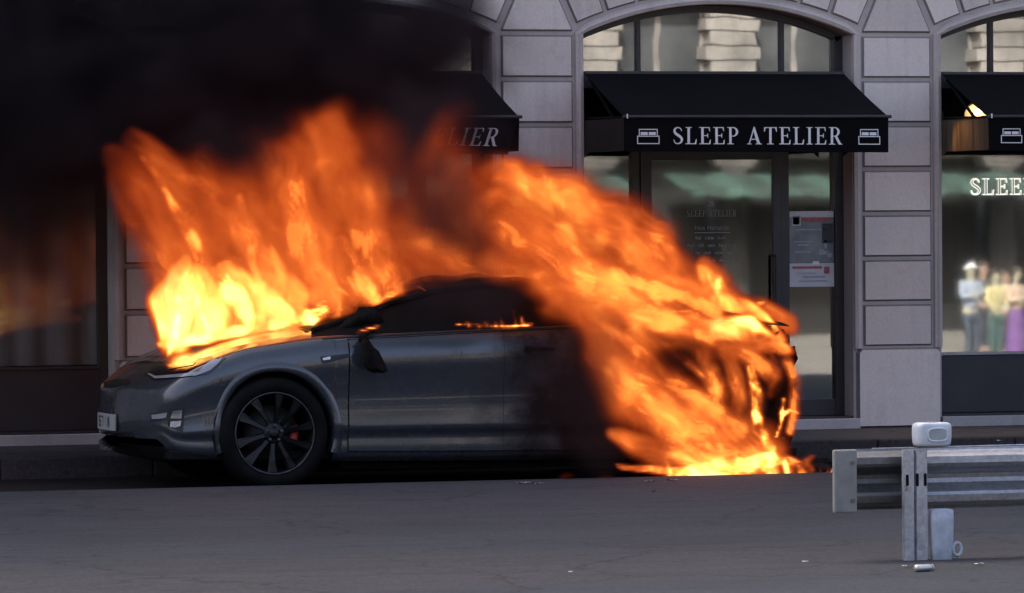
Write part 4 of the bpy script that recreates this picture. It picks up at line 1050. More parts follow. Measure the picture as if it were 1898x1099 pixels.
# dark slot under the nose, lower grille, front lip
D('nose_slot', [(182, 722), (200, 720), (237, 712)], [(181, 711), (200, 706), (234, 705)], 'trim_black', .004)
D('lower_grille', [(184, 834), (215, 834), (256, 829)], [(182, 806), (210, 802), (242, 803)], 'trim_black', .004)
pass
bm = bmesh.new(); rows = []
for u_, z_, hw_ in ((.10, .285, .80), (.16, .20, .78), (.35, .165, .84), (.60, .20, .9)):
    rows.append([(CXL+u_+bowx(u_, y), CYL+y, z_) for y in np.linspace(-hw_, hw_, 16)])
grid(bm, rows); obj('air_dam', bm, 'black', CAR, True)
# number plate across the nose
pl_ = bmesh.new()
def front_pt(y, z, off): return (CXL-.012*(1-abs(y/.8)**4)+bowx(0, y)-off, CYL+y, z)
rows = [[front_pt(y, z, .012+.004*0) for z in np.linspace(.372, .482, 3)] for y in np.linspace(-.26, .26, 8)]
V = grid(pl_, rows); rows = [[front_pt(y, z, .004) for z in np.linspace(.372, .482, 3)] for y in np.linspace(-.26, .26, 8)]; grid(pl_, rows)
plate = obj('number_plate', pl_, 'plate', CAR)
SEG = {'1': 'bc', '5': 'afgcd', '7': 'abc', 'I': 'ef', 'N': 'efbcx', '-': 'g'}
def segs(ch, y0, z0, w_, h_, t):
    R = {'a': (0, 1, 1-t, 1), 'b': (1-t*1.3, 1, .5, 1), 'c': (1-t*1.3, 1, 0, .5), 'd': (0, 1, 0, t), 'e': (0, t*1.3, 0, .5), 'f': (0, t*1.3, .5, 1), 'g': (0, 1, .5-t/2, .5+t/2)}
    bm = bmesh.new()
    for q in SEG[ch]:
        if q == 'x':
            n = 4; pts = [(t*1.0+(1-2*t)*i/n, 1-i/n) for i in range(n+1)]
            for (a, b), (c, d_) in zip(pts[:-1], pts[1:]):
                quad(bm, [front_pt(y0+w_*a, z0+h_*(b), .0145), front_pt(y0+w_*(a+.2), z0+h_*b, .0145), front_pt(y0+w_*(c+.2), z0+h_*d_, .0145), front_pt(y0+w_*c, z0+h_*d_, .0145)])
            continue
        a, b, c, d_ = R[q]; ya, yb = y0+w_*a, y0+w_*b
        quad(bm, [front_pt(ya, z0+h_*c, .0138), front_pt(yb, z0+h_*c, .0138), front_pt(yb, z0+h_*d_, .0138), front_pt(ya, z0+h_*d_, .0138)])
    return obj('character', bm, 'print_black', plate)
for ch, y0 in zip('157IN', (.225, .165, .095, -.02, -.075)):
    segs(ch, y0, .39, -(.052 if ch != 'I' else .02), .074, .17)
# side vent with camera, melted mirror
D('side_vent', [(598, 674), (625, 668), (650, 662)], [(593, 661), (625, 658), (650, 655)], 'trim_black', .004)
D('vent_tip', [(599, 668), (606, 667), (612, 666)], [(597, 664), (605, 662), (612, 661)], 'chrome', .007)
mm_ = root  # (name kept free)
bm = bmesh.new(); rows = []
mp = [(672, 630, .028), (674, 642, .04), (677, 653, .058), (681, 664, .074), (686, 675, .080), (691, 684, .066), (694, 688, .025)]
for i, (px, py, hw_) in enumerate(mp):
    x, z = pxz(px, py); row = []
    for a in np.linspace(0, 2*pi, 16, endpoint=False):
        k = 1+.10*sin(3*a+i*1.7)+.06*sin(5*a-i)
        row.append((x+hw_*k*cos(a)*.95, -4.15-.075-.03*(i > 1)+.055*k*sin(a), z+.012*sin(2*a+i)))
    rows.append(row)
V = grid(bm, rows, close_v=True); bm.faces.new(V[0]); bm.faces.new(V[-1]); mirror = obj('wing_mirror', bm, 'char', CAR, True)
bm = bmesh.new(); x, z = pxz(668, 628); x2, z2 = pxz(700, 610); tube(bm, [(x, -4.20, z), (x+.03, -4.12, z+.03), (x2, -4.06, z2)], [.03, .025, .02], 8); obj('mirror_stalk', bm, 'char', CAR, True)
# cabin: windscreen, side glass, pillars, sagging burnt roof
f_rz = pch([(1.30, 1.085), (1.55, 1.185), (1.9, 1.315), (2.3, 1.405), (2.7, 1.435), (3.2, 1.43), (3.7, 1.375), (4.2, 1.27), (4.7, 1.14)])
f_rw = pch([(1.30, .78), (1.7, .70), (2.2, .63), (3.0, .61), (4.0, .60), (4.7, .72)])
def cab(u, t):
    """t 0 = belt, 1 = roof edge, 2 = roof middle (near side, y > 0)"""
    zb_, zr = f_belt(u)-.01, f_rz(u); yb = -side_pt(u, f_belt(u))[1]-.015; ye = f_rw(u); ze = max(zr-.07*min(1, (zr-zb_)/.2), zb_+.004)
    if t <= 1: return (CXL+u, yb+(ye-yb)*t+.03*sin(pi*t)*.6, zb_+(ze-zb_)*t)
    q = t-1; return (CXL+u, ye*(1-q), ze+(zr-ze)*(1-(1-q)**2.2))
def cab_patch(name, u0, u1, t0, t1, mat, s=1, nu=20, nt_=10, off=0, both=False, fn=None):
    bm = bmesh.new(); rows = []
    for u in np.linspace(u0, u1, nu):
        r_ = []
        for t in np.linspace(t0, t1, nt_):
            p = cab(u, t if t <= 2 else 4-t); y = p[1] if t <= 2 else -p[1]
            jj = fn(u, t) if fn else 0
            r_.append((p[0], CYL-s*(y*(1+off)), p[2]+off*.4+jj))
        rows.append(r_)
    grid(bm, rows); return obj(name, bm, mat, CAR, True)
sagf = lambda u, t: -.012*sin(7*u+3*t)-.008*sin(17*u-5*t)
cab_patch('windscreen', 1.30, 2.16, 1.0, 3.0, 'sooty_glass', nt_=24)
cab_patch('roof', 2.16, 3.9, 1.0, 3.0, 'char', nt_=24, nu=30, fn=sagf)
cab_patch('rear_window', 3.9, 4.7, 1.0, 3.0, 'char', nt_=24)
for s in (1, -1):
    cab_patch('side_window', 1.30, 2.52, 0, 1, 'sooty_glass', s); cab_patch('side_window', 2.60, 3.5, 0, 1, 'sooty_glass', s); cab_patch('quarter_window', 3.58, 4.7, 0, 1, 'sooty_glass', s)
    cab_patch('pillar', 2.50, 2.62, 0, 1, 'char', s, nu=4, off=.006); cab_patch('pillar', 3.48, 3.60, 0, 1, 'char', s, nu=4, off=.006)
    bm = bmesh.new(); tube(bm, [(cab(u, 1)[0], CYL-s*(cab(u, 1)[1]+.004), cab(u, 1)[2]+.004) for u in np.linspace(1.30, 3.9, 24)], .022, 8); obj('roof_rail', bm, 'char', CAR, True)
    bm = bmesh.new(); tube(bm, [(cab(u, 0)[0], CYL-s*(cab(u, 0)[1]+.012), cab(u, 0)[2]+.008) for u in np.linspace(1.33, 4.4, 24)], .010, 6); obj('window_trim', bm, 'trim_black', CAR, True)
# burnt lump of cowl and wiper rubbish on the windscreen's near edge
bm = bmesh.new(); rg = random.Random(4)
lump = [(636, 606, .012), (652, 597, .03), (668, 588, .045), (682, 580, .055), (697, 575, .06), (712, 578, .05), (726, 590, .03)]
rows = []
for i, (px, py, hw_) in enumerate(lump):
    x, z = pxz(px, py+10); rows.append([(x+rg.uniform(-.01, .01), -3.93+hw_*.9*cos(a), z+hw_*sin(a)*(1+.45*rg.uniform(-1, 1))) for a in np.linspace(0, 2*pi, 14, endpoint=False)])
V = grid(bm, rows, close_v=True); bm.faces.new(V[0]); bm.faces.new(V[-1]); obj('burnt_debris', bm, 'char', CAR, True)
# charred tail: torn bumper skin hanging off
def torn(name, x0, x1, z0, z1, y, seed, parent=CAR):
    rg = random.Random(seed); bm = bmesh.new(); nx, nz_ = 9, 9
    rows = [[(x0+(x1-x0)*i/nx+rg.uniform(-.02, .02), y+rg.uniform(-.025, .025)+.05*sin(i*.9+seed), z0+(z1-z0)*j/nz_+rg.uniform(-.02, .02)-(.06*rg.random() if j == 0 else 0)) for j in range(nz_+1)] for i in range(nx+1)]
    V = grid(bm, rows)
    fs = [f for f in bm.faces if rg.random() < .16]; bmesh.ops.delete(bm, geom=fs, context='FACES')
    return obj(name, bm, 'char', parent)
torn('bumper_skin', .34, .66, .20, .78, -4.10, 3); torn('bumper_skin', .50, .82, .35, .95, -3.80, 8); torn('tail_panel', .30, .62, .70, 1.06, -4.04, 5)
for px in (1352, 1360):
    x, _ = pxz(px, 800)[0], 0; bm = bmesh.new(); tube(bm, [(x-.02, -4.16, .72), (x, -4.18, .5), (x+.02, -4.17, .25), (x+.01, -4.19, .08)], .008, 6); obj('hanging_cable', bm, 'char', CAR)
CAR.rotation_euler = (0, PIT, 0)
# melted heap fallen off the rear
rg = random.Random(12); bm = bmesh.new()
for i in range(26):
    x, y = .88+rg.uniform(-.12, .13), -4.22+rg.uniform(-.1, .1); z = .0+max(0, .09-abs(x-.88)*.4)*rg.random(); s_ = rg.uniform(.02, .06)
    r_ = bmesh.ops.create_icosphere(bm, subdivisions=2, radius=s_)
    for v in r_['verts']: v.co = Vector((x+v.co.x*1.5*(1+.3*rg.uniform(-1, 1)), y+v.co.y, max(0, z+.012+v.co.z*.8*(1+.3*rg.uniform(-1, 1)))))
dh = thing('burnt_debris_heap', bm, 'char', 'low heap of charred melted debris on the ground behind the burning car', 'debris')

# ------------------------------------------------------------------ fire and smoke: fields worked out here, turned into fog by geometry nodes
class Noise3:
    def __init__(self, seed, n=48): self.n = n; self.a = np.random.RandomState(seed).rand(n, n, n).astype(np.float32)
    def __call__(self, x, y, z):
        n = self.n; xi, yi, zi = np.floor(x), np.floor(y), np.floor(z)
        fx, fy, fz = x-xi, y-yi, z-zi
        fx = fx*fx*(3-2*fx); fy = fy*fy*(3-2*fy); fz = fz*fz*(3-2*fz)
        x0 = xi.astype(np.int32) % n; y0 = yi.astype(np.int32) % n; z0 = zi.astype(np.int32) % n
        x1 = (x0+1) % n; y1 = (y0+1) % n; z1 = (z0+1) % n; a = self.a
        c0 = (a[x0, y0, z0]*(1-fx)+a[x1, y0, z0]*fx)*(1-fy)+(a[x0, y1, z0]*(1-fx)+a[x1, y1, z0]*fx)*fy
        c1 = (a[x0, y0, z1]*(1-fx)+a[x1, y0, z1]*fx)*(1-fy)+(a[x0, y1, z1]*(1-fx)+a[x1, y1, z1]*fx)*fy
        return c0*(1-fz)+c1*fz
NS = [Noise3(i) for i in range(5)]
def fbm(x, y, z, oct_=3, k0=0, gain=.5):
    t = 0; amp = 1; tot = 0
    for o in range(oct_):
        t = t+amp*NS[(k0+o) % 5](x*2**o+3.1*o, y*2**o+7.7*o, z*2**o+1.3*o); tot += amp; amp *= gain
    return t/tot
class Field:
    def __init__(self, lo, hi, step):
        self.lo = np.array(lo, float); self.hi = np.array(hi, float)
        self.n = [int(round((h-l)/s_))+1 for l, h, s_ in zip(lo, hi, step)]
        self.ax = [np.linspace(l, h, n).astype(np.float32) for l, h, n in zip(lo, hi, self.n)]
        self.v = np.zeros(self.n, np.float32)      # x, y, z
    def stroke(self, pts, rad, val, Y, ry, streak=4.0, fine=.055, amp=.9, edge=.55, wob=.35, seed=0, rise=0, soft=1.0, mode='max', gain=.55, grow=1.22):
        """pts photo pixels -> points of the plane y = Y; rad in pixels (275 to the metre); a tongue of hot gas along them"""
        P = [at(px, py, Y[i] if isinstance(Y, (list, tuple)) else Y) for i, (px, py) in enumerate(pts)]
        R = [r_*grow/275 for r_ in rad]; V = val if isinstance(val, (list, tuple)) else [val]*len(pts)
        mx = max(R)*(1.25+wob); my = ry*1.3
        sl_ = []
        for d, pad in ((0, mx), (1, my), (2, mx)):
            a = min(p[d] for p in P)-pad; b = max(p[d] for p in P)+pad
            i0 = int(np.searchsorted(self.ax[d], a)); i1 = int(np.searchsorted(self.ax[d], b)); sl_.append(slice(max(0, i0), max(i1, i0+1)))
        x, y, z = np.meshgrid(self.ax[0][sl_[0]], self.ax[1][sl_[1]], self.ax[2][sl_[2]], indexing='ij')
        if x.size == 0: return
        s0 = seed*11.3
        wx = (fbm(x*2.2+s0, y*2.2, z*2.2, 2, 1)-.5)*2*wob*mx; wz = (fbm(x*2.2+s0+40, y*2.2, z*2.2, 2, 3)-.5)*2*wob*mx
        xx = x+wx; zz = z+wz
        best = np.full(x.shape, 9e9, np.float32); along = np.zeros_like(x); perp = np.zeros_like(x); vv = np.zeros_like(x); L0 = 0
        yy0 = np.zeros_like(x)
        for (p, q, ra, rb, va, vb) in zip(P[:-1], P[1:], R[:-1], R[1:], V[:-1], V[1:]):
            dx, dz = q[0]-p[0], q[2]-p[2]; L = sqrt(dx*dx+dz*dz)+1e-6; ux, uz = dx/L, dz/L
            t = np.clip(((xx-p[0])*ux+(zz-p[2])*uz)/L, 0, 1)
            ex = xx-(p[0]+dx*t); ez = zz-(p[2]+dz*t); rr_ = ra+(rb-ra)*t; yc = p[1]+(q[1]-p[1])*t
            d2 = (ex*ex+ez*ez)/(rr_*rr_)+((y-yc)/ry)**2
            m_ = d2 < best
            best = np.where(m_, d2, best); along = np.where(m_, L0+t*L+((xx-p[0])*ux+(zz-p[2])*uz-t*L), along); perp = np.where(m_, -(x-p[0])*uz+(z-p[2])*ux, perp); vv = np.where(m_, va+(vb-va)*t, vv); L0 += L
        q = np.sqrt(best)
        k2 = 1/max(.14, min(.34, mx*.9)); cw = (fbm(x*5.5+s0, y*5.5, z*5.5+9, 2, 2)-.5)*.20; cv = (fbm(x*5.5+s0+20, y*5.5, z*5.5, 2, 4)-.5)*.20
        f1 = fbm((along+cv)/(fine*streak)+s0, (perp+cw)/fine+s0*.7, y/(fine*3.5), 4, seed % 5, gain)
        f2 = fbm((x+cw)*k2+s0, y*k2*.5, (z+cv)*k2, 3, (seed+2) % 5, .55)
        f = (f1-.5)*1.35+(f2-.5)*2.3
        d = np.clip((1-q)/edge, 0, 1); d = d*d*(3-2*d)
        out = d*(vv*(1+amp*f)*soft)
        out = np.where(q+f*-.35 < 1, out, 0); out = np.clip(out, 0, 1.2 if max(V) > .72 else .735).astype(np.float32)
        T = self.v[sl_[0], sl_[1], sl_[2]]
        if mode == 'max': self.v[sl_[0], sl_[1], sl_[2]] = np.maximum(T, out)
        elif mode == 'add': self.v[sl_[0], sl_[1], sl_[2]] = T+out
        else: self.v[sl_[0], sl_[1], sl_[2]] = T*(1-np.clip(out, 0, 1))
def fog_object(name, F, mat, parent=None):
    nx, ny, nz_ = F.n; me = bpy.data.meshes.new(name); me.vertices.add(nx*ny*nz_)
    at_ = me.attributes.new('amount', 'FLOAT', 'POINT'); at_.data.foreach_set('value', np.ascontiguousarray(F.v.transpose(2, 1, 0)).ravel())   # x fastest
    o = link_mesh(name, me, parent)
    g = bpy.data.node_groups.new(name+' fog', 'GeometryNodeTree')
    g.interface.new_socket('Geometry', in_out='INPUT', socket_type='NodeSocketGeometry'); g.interface.new_socket('Geometry', in_out='OUTPUT', socket_type='NodeSocketGeometry')
    nd = g.nodes; gi = nd.new('NodeGroupInput'); go = nd.new('NodeGroupOutput')
    pos = nd.new('GeometryNodeInputPosition'); sp = nd.new('ShaderNodeSeparateXYZ'); g.links.new(pos.outputs[0], sp.inputs[0])
    def mth(op, a, b=None, c=None):
        m = nd.new('ShaderNodeMath'); m.operation = op
        for i, v in enumerate((a, b, c)):
            if v is None: continue
            if hasattr(v, 'links'): g.links.new(v, m.inputs[i])
            else: m.inputs[i].default_value = v
        return m.outputs[0]
    off = origin_of(parent) if parent else Vector((0, 0, 0))
    lo = [F.lo[i]-off[i] for i in range(3)]; hi = [F.hi[i]-off[i] for i in range(3)]
    ix = [mth('ROUND', mth('MULTIPLY', mth('SUBTRACT', sp.outputs[i], lo[i]), (F.n[i]-1)/(hi[i]-lo[i]))) for i in range(3)]
    idx = mth('MULTIPLY_ADD', mth('MULTIPLY_ADD', ix[2], float(ny), ix[1]), float(nx), ix[0])
    na = nd.new('GeometryNodeInputNamedAttribute'); na.data_type = 'FLOAT'; na.inputs[0].default_value = 'amount'
    si = nd.new('GeometryNodeSampleIndex'); si.data_type = 'FLOAT'; si.domain = 'POINT'; si.clamp = True
    g.links.new(gi.outputs[0], si.inputs['Geometry']); g.links.new(na.outputs[0], si.inputs['Value']); g.links.new(idx, si.inputs['Index'])
    vc = nd.new('GeometryNodeVolumeCube'); g.links.new(si.outputs[0], vc.inputs['Density'])
    vc.inputs['Min'].default_value = lo; vc.inputs['Max'].default_value = hi
    for k, v in zip(('Resolution X', 'Resolution Y', 'Resolution Z'), F.n): vc.inputs[k].default_value = v
    sm = nd.new('GeometryNodeSetMaterial'); sm.inputs['Material'].default_value = mat
    g.links.new(vc.outputs[0], sm.inputs[0]); g.links.new(sm.outputs[0], go.inputs[0])
    md = o.modifiers.new('fog', 'NODES'); md.node_group = g; me.materials.append(mat)
    return o
def fire_mat():
    m, nt, p = new_mat('flame'); nt.nodes.remove(p); o = nt.nodes['Material Output']
    a = N(nt, 'ShaderNodeAttribute'); a.attribute_name = 'density'
    def mth(op, x, y):
        q = N(nt, 'ShaderNodeMath'); q.operation = op
        for i, v in enumerate((x, y)):
            if hasattr(v, 'links'): nt.links.new(v, q.inputs[i])
            else: q.inputs[i].default_value = v
        return q.outputs[0]
    dns = mth('MULTIPLY', a.outputs['Fac'], FIRE_K)
    # light given off per unit of optical depth: dark red gas -> orange -> yellow white core
    src = ramp(nt, a.outputs['Fac'], [(0., (.10, .010, .003)), (.18, (.28, .032, .006)), (.38, (.66, .105, .018)), (.60, (1.0, .20, .032)), (.80, (1., .38, .055)), (1., (1., .62, .15))])
    bst = N(nt, 'ShaderNodeMapRange'); bst.inputs[1].default_value = .52; bst.inputs[2].default_value = 1.0; bst.inputs[3].default_value = 1; bst.inputs[4].default_value = FIRE_HOT
    nt.links.new(a.outputs['Fac'], bst.inputs[0])
    em = N(nt, 'ShaderNodeEmission'); nt.links.new(src, em.inputs[0]); nt.links.new(mth('MULTIPLY', mth('MULTIPLY', dns, bst.outputs[0]), FIRE_E), em.inputs[1])
    ab = N(nt, 'ShaderNodeVolumeAbsorption'); ab.inputs[0].default_value = (0, 0, 0, 1); nt.links.new(dns, ab.inputs[1])
    ad = N(nt, 'ShaderNodeAddShader'); nt.links.new(em.outputs[0], ad.inputs[0]); nt.links.new(ab.outputs[0], ad.inputs[1]); nt.links.new(ad.outputs[0], o.inputs[1])
    return m
FIRE_K, FIRE_E, FIRE_HOT = 15., .29, 6.2
def smoke_mat():
    m, nt, p = new_mat('black smoke'); nt.nodes.remove(p); o = nt.nodes['Material Output']
    v = N(nt, 'ShaderNodeVolumePrincipled'); v.inputs['Color'].default_value = (.07, .055, .06, 1)
    a = N(nt, 'ShaderNodeAttribute'); a.attribute_name = 'density'; q = N(nt, 'ShaderNodeMath'); q.operation = 'MULTIPLY'; q.inputs[1].default_value = 3.6
    nt.links.new(a.outputs['Fac'], q.inputs[0]); v.inputs['Density Attribute'].default_value = ''
    nt.links.new(q.outputs[0], v.inputs['Density']); nt.links.new(v.outputs[0], o.inputs[1]); return m
FF = Field((-4.75, -4.75, 0.0), (1.35, -2.35, 3.05), (.0145, .06, .0145))
def st(pts, rad, val, Y, ry, seed=0, **k):
    FF.stroke(pts, rad, val, Y, ry, seed=seed, **k)
    if ry >= .2 and max(rad) >= 30:          # a thin ragged sheet on the near side of each big tongue
        vl = val if isinstance(val, list) else [val]*len(pts)
        FF.stroke(pts, [r_*.95 for r_ in rad], [(v if v > .72 else min(v, .54)) for v in vl], Y-ry*.75, .075, seed=seed+211, streak=5.5, fine=.026, amp=1.35, edge=.95, wob=k.get('wob', .35), gain=.62)
YB = -3.45
# bonnet: dark red and orange plume blown up and to the left
st([(790, 520), (740, 390), (720, 270)], [90, 110, 70], [.34, .28, .15], -3.0, .5, seed=1, amp=.8, fine=.09, edge=.9)
st([(640, 520), (590, 390), (570, 280)], [125, 125, 70], [.46, .44, .22], -2.9, .5, seed=101, amp=.8, fine=.09, edge=.9)
st([(880, 480), (840, 350), (830, 240)], [76, 84, 46], [.32, .24, .13], -3.0, .4, seed=2, amp=.9, fine=.09, edge=.9)
st([(470, 560), (390, 440), (300, 350)], [110, 95, 55], [.46, .40, .2], -2.95, .4, seed=102, amp=.8, fine=.08, edge=.9)
st([(700, 530), (650, 370), (610, 248)], [90, 95, 55], [.50, .46, .26], -3.3, .4, seed=3, amp=.9, fine=.08, edge=.85)
st([(620, 560), (570, 410), (545, 275)], [82, 84, 50], [.50, .48, .38], -3.4, .4, seed=4, amp=.75, fine=.07, edge=.8)
st([(540, 570), (450, 430), (345, 312), (265, 268)], [85, 85, 36, 18], [.52, .48, .42, .24], -3.4, .4, seed=5, amp=.7, fine=.07, edge=.8)
st([(430, 580), (350, 450), (285, 355), (225, 300)], [85, 75, 40, 22], [.50, .42, .26, .12], -3.5, .38, seed=6, amp=.8, fine=.07, edge=.8)
st([(350, 560), (275, 440), (215, 330)], [52, 48, 30], [.40, .26, .13], -3.5, .3, seed=7, amp=1.0, edge=.8)
st([(520, 600), (480, 500), (440, 400)], [66, 66, 44], [.62, .56, .46], -3.5, .34, seed=8, amp=.85, edge=.75)
st([(600, 560), (560, 470), (540, 360)], [56, 60, 44], [.54, .50, .42], -3.5, .3, seed=9, amp=.8, edge=.75)
st([(500, 540), (470, 440), (450, 370)], [30, 26, 14], [.60, .56, .4], -3.75, .12, seed=103, amp=.9, fine=.035, streak=5, edge=.8)
st([(400, 520), (350, 420), (300, 330), (268, 285)], [22, 22, 16, 8], [.62, .58, .5, .36], -3.75, .1, seed=104, amp=.9, fine=.03, streak=6, edge=.8)
st([(560, 520), (470, 400), (370, 310)], [105, 95, 45], [.46, .44, .26], -3.0, .4, seed=106, amp=.7, fine=.08, edge=.9)
st([(430, 540), (345, 410), (262, 300)], [95, 84, 46], [.42, .36, .17], -3.05, .4, seed=107, amp=.6, fine=.09, edge=.95)
st([(560, 460), (450, 350), (330, 285)], [80, 80, 40], [.40, .36, .18], -3.2, .35, seed=108, amp=.7, fine=.08, edge=.95)
# bonnet: yellow core
st([(322, 628), (325, 580), (342, 520), (352, 478)], [34, 48, 40, 12], [1.05, 1.1, .95, .7], YB, .36, seed=10, amp=.35, fine=.05)
st([(385, 602), (382, 550), (370, 500)], [42, 52, 20], [1.05, 1.0, .76], YB, .36, seed=11, amp=.4, fine=.05)
st([(450, 590), (432, 545), (405, 500)], [42, 44, 18], [1.0, .90, .68], YB, .36, seed=12, amp=.45, fine=.045)
st([(520, 580), (492, 545), (460, 510)], [34, 34, 14], [.95, .80, .6], YB, .34, seed=13, amp=.55, fine=.045)
st([(310, 634), (380, 621), (460, 606), (580, 584)], [13, 17, 16, 10], [.95, 1.08, 1.02, .9], -3.5, .3, seed=14, amp=.4, fine=.04, streak=2)
st([(570, 590), (545, 555), (520, 530)], [20, 16, 8], [.9, .70, .56], -3.55, .25, seed=15, amp=.6, fine=.04)
st([(306, 640), (298, 580), (290, 520)], [10, 14, 8], [.86, .80, .5], -3.55, .12, seed=105, amp=.7, fine=.03)
# sparkling ragged flames at the foot of the windscreen
st([(585, 590), (630, 560), (670, 542), (715, 535)], [15, 24, 24, 12], [.78, .84, .78, .64], -3.75, .16, seed=16, amp=1.7, fine=.018, streak=3, wob=.55, gain=.8, edge=.8)
st([(620, 560), (600, 520), (585, 470)], [24, 28, 16], [.70, .60, .46], -3.7, .2, seed=17, amp=1.3, fine=.026, edge=.8)
st([(690, 540), (665, 500), (630, 450)], [28, 34, 20], [.64, .54, .4], -3.7, .2, seed=18, amp=1.3, fine=.026, edge=.8)
st([(730, 545), (715, 510), (690, 470)], [16, 22, 14], [.5, .42, .3], -3.7, .16, seed=118, amp=1.3, fine=.026, edge=.8)
# over the roof, between the two fires
st([(980, 520), (880, 490), (780, 470), (700, 440)], [60, 60, 60, 50], [.48, .42, .36, .28], -3.2, .4, seed=119, amp=1.0, fine=.07, edge=.9)
# rear: broad plume running up and left over the roof
st([(1430, 640), (1300, 575), (1150, 500), (1010, 410), (930, 350)], [28, 70, 100, 105, 70], [.60, .55, .52, .50, .40], -3.2, .5, seed=20, amp=.7, wob=.4, fine=.09, edge=.75)
st([(1400, 600), (1290, 535), (1150, 450), (1010, 375), (930, 320)], [30, 52, 68, 76, 44], [.66, .60, .58, .56, .42], -3.5, .35, seed=120, amp=.75, wob=.45, fine=.07, edge=.7)
st([(1425, 640), (1330, 610), (1180, 570), (1050, 510), (930, 430)], [20, 42, 66, 84, 66], [.66, .60, .56, .54, .42], -4.1, .30, seed=21, amp=.75, wob=.4, streak=6, edge=.65, fine=.07)
st([(1300, 600), (1170, 570), (1080, 560), (1010, 520)], [26, 40, 46, 40], [.62, .56, .50, .42], -4.3, .18, seed=121, amp=.9, wob=.4, streak=6, edge=.75, fine=.05)
st([(1280, 585), (1130, 520), (1010, 440), (920, 380)], [34, 56, 60, 40], [.64, .60, .60, .46], -4.15, .2, seed=22, amp=.9, wob=.4, streak=6, fine=.05, edge=.75)
st([(1340, 590), (1220, 545), (1100, 490), (1010, 420)], [22, 28, 30, 20], [.72, .68, .62, .5], -4.25, .12, seed=122, amp=1.0, wob=.4, streak=7, fine=.035, edge=.8)
st([(970, 500), (900, 430), (870, 350)], [56, 54, 36], [.42, .34, .22], -3.4, .35, seed=23, amp=.9, edge=.85)
st([(1020, 450), (965, 365), (935, 315)], [62, 60, 30], [.60, .58, .46], -3.6, .3, seed=24, amp=.7, edge=.7)
st([(1010, 390), (1000, 340), (990, 305)], [40, 30, 14], [.54, .48, .34], -3.5, .25, seed=25, amp=.9, edge=.75)
st([(1070, 470), (1050, 405), (1030, 345)], [46, 36, 16], [.56, .52, .36], -3.5, .25, seed=125, amp=.9, edge=.75)
st([(1190, 500), (1168, 440), (1150, 400)], [52, 40, 18], [.58, .55, .4], -3.5, .25, seed=26, amp=.8, edge=.7)
st([(1250, 530), (1228, 475), (1212, 430)], [44, 26, 10], [.58, .54, .4], -3.5, .2, seed=27, amp=.8, edge=.7)
st([(1350, 560), (1338, 520), (1318, 498)], [40, 34, 20], [.66, .74, .60], -3.6, .2, seed=28, amp=.9, edge=.8)
st([(1390, 600), (1340, 560), (1280, 530)], [26, 38, 34], [.66, .62, .56], -3.7, .2, seed=128, amp=.8)
st([(1380, 590), (1400, 568), (1412, 562)], [14, 8, 4], [.66, .6, .5], -3.7, .12, seed=29)
st([(1452, 636), (1390, 604), (1320, 608), (1230, 592), (1150, 578)], [14, 28, 26, 22, 18], [.86, .82, .88, .66, .5], -4.1, .18, seed=30, amp=.8)
st([(1448, 625), (1410, 590), (1370, 560)], [12, 18, 16], [.88, .84, .62], -3.9, .18, seed=31, amp=.6)
# rear: sheet of flame down the side, in front of the body
YS = -4.40
st([(1430, 850), (1320, 822), (1200, 735), (1130, 650), (1085, 570)], [34, 70, 84, 66, 50], [.64, .60, .56, .48, .36], YS, .24, seed=40, amp=.75, streak=6, fine=.07, wob=.3, edge=.7)
st([(1400, 850), (1290, 815), (1190, 745), (1110, 650)], [26, 52, 56, 36], [.72, .66, .60, .46], YS-.04, .15, seed=140, amp=.9, streak=7, fine=.045, wob=.3, edge=.75)
st([(1330, 862), (1225, 848), (1140, 815)], [28, 44, 14], [.74, .64, .4], YS, .18, seed=41, amp=.8, streak=5, fine=.045, edge=.75)
st([(1370, 800), (1290, 740), (1190, 660), (1095, 590)], [34, 34, 28, 24], [.64, .58, .52, .40], YS, .12, seed=42, amp=1.1, streak=8, fine=.03, wob=.25, edge=.8)
st([(1330, 720), (1265, 660), (1190, 610)], [14, 12, 10], [.40, .34, .30], YS, .10, seed=43, amp=1.4, streak=8, fine=.022, wob=.25, edge=.9)
st([(1430, 690), (1370, 645), (1290, 620)], [26, 26, 20], [.46, .58, .62], -4.32, .12, seed=44, amp=1.1, streak=8, fine=.024, wob=.25, edge=.85)
st([(1420, 850), (1372, 760), (1345, 650)], [36, 32, 26], [.70, .60, .52], YS, .12, seed=45, amp=1.1, streak=9, fine=.024, wob=.25, edge=.8)
st([(1340, 810), (1325, 730), (1295, 650)], [36, 30, 22], [.60, .52, .40], YS-.03, .10, seed=145, amp=1.2, streak=9, fine=.026, wob=.25, edge=.85)
st([(1408, 800), (1404, 740), (1388, 680)], [13, 15, 9], [.92, .90, .66], -4.44, .07, seed=46, amp=.9, fine=.025)
st([(1430, 730), (1440, 690), (1420, 650)], [16, 18, 14], [.34, .44, .54], -4.3, .08, seed=146, amp=1.2, streak=8, fine=.022, edge=.85)
st([(1462, 800), (1470, 770), (1474, 700), (1446, 625)], [10, 13, 14, 14], [.60, .60, .58, .64], -4.2, .09, seed=47, amp=1.2, fine=.02, edge=.85)
st([(1450, 770), (1462, 762), (1478, 766)], [7, 6, 3], [.9, .9, .7], -4.25, .06, seed=48, amp=.9, fine=.018)
st([(1440, 810), (1448, 790), (1454, 740)], [4, 4, 4], [.95, .9, .9], -4.27, .05, seed=49, amp=1.0, fine=.016)
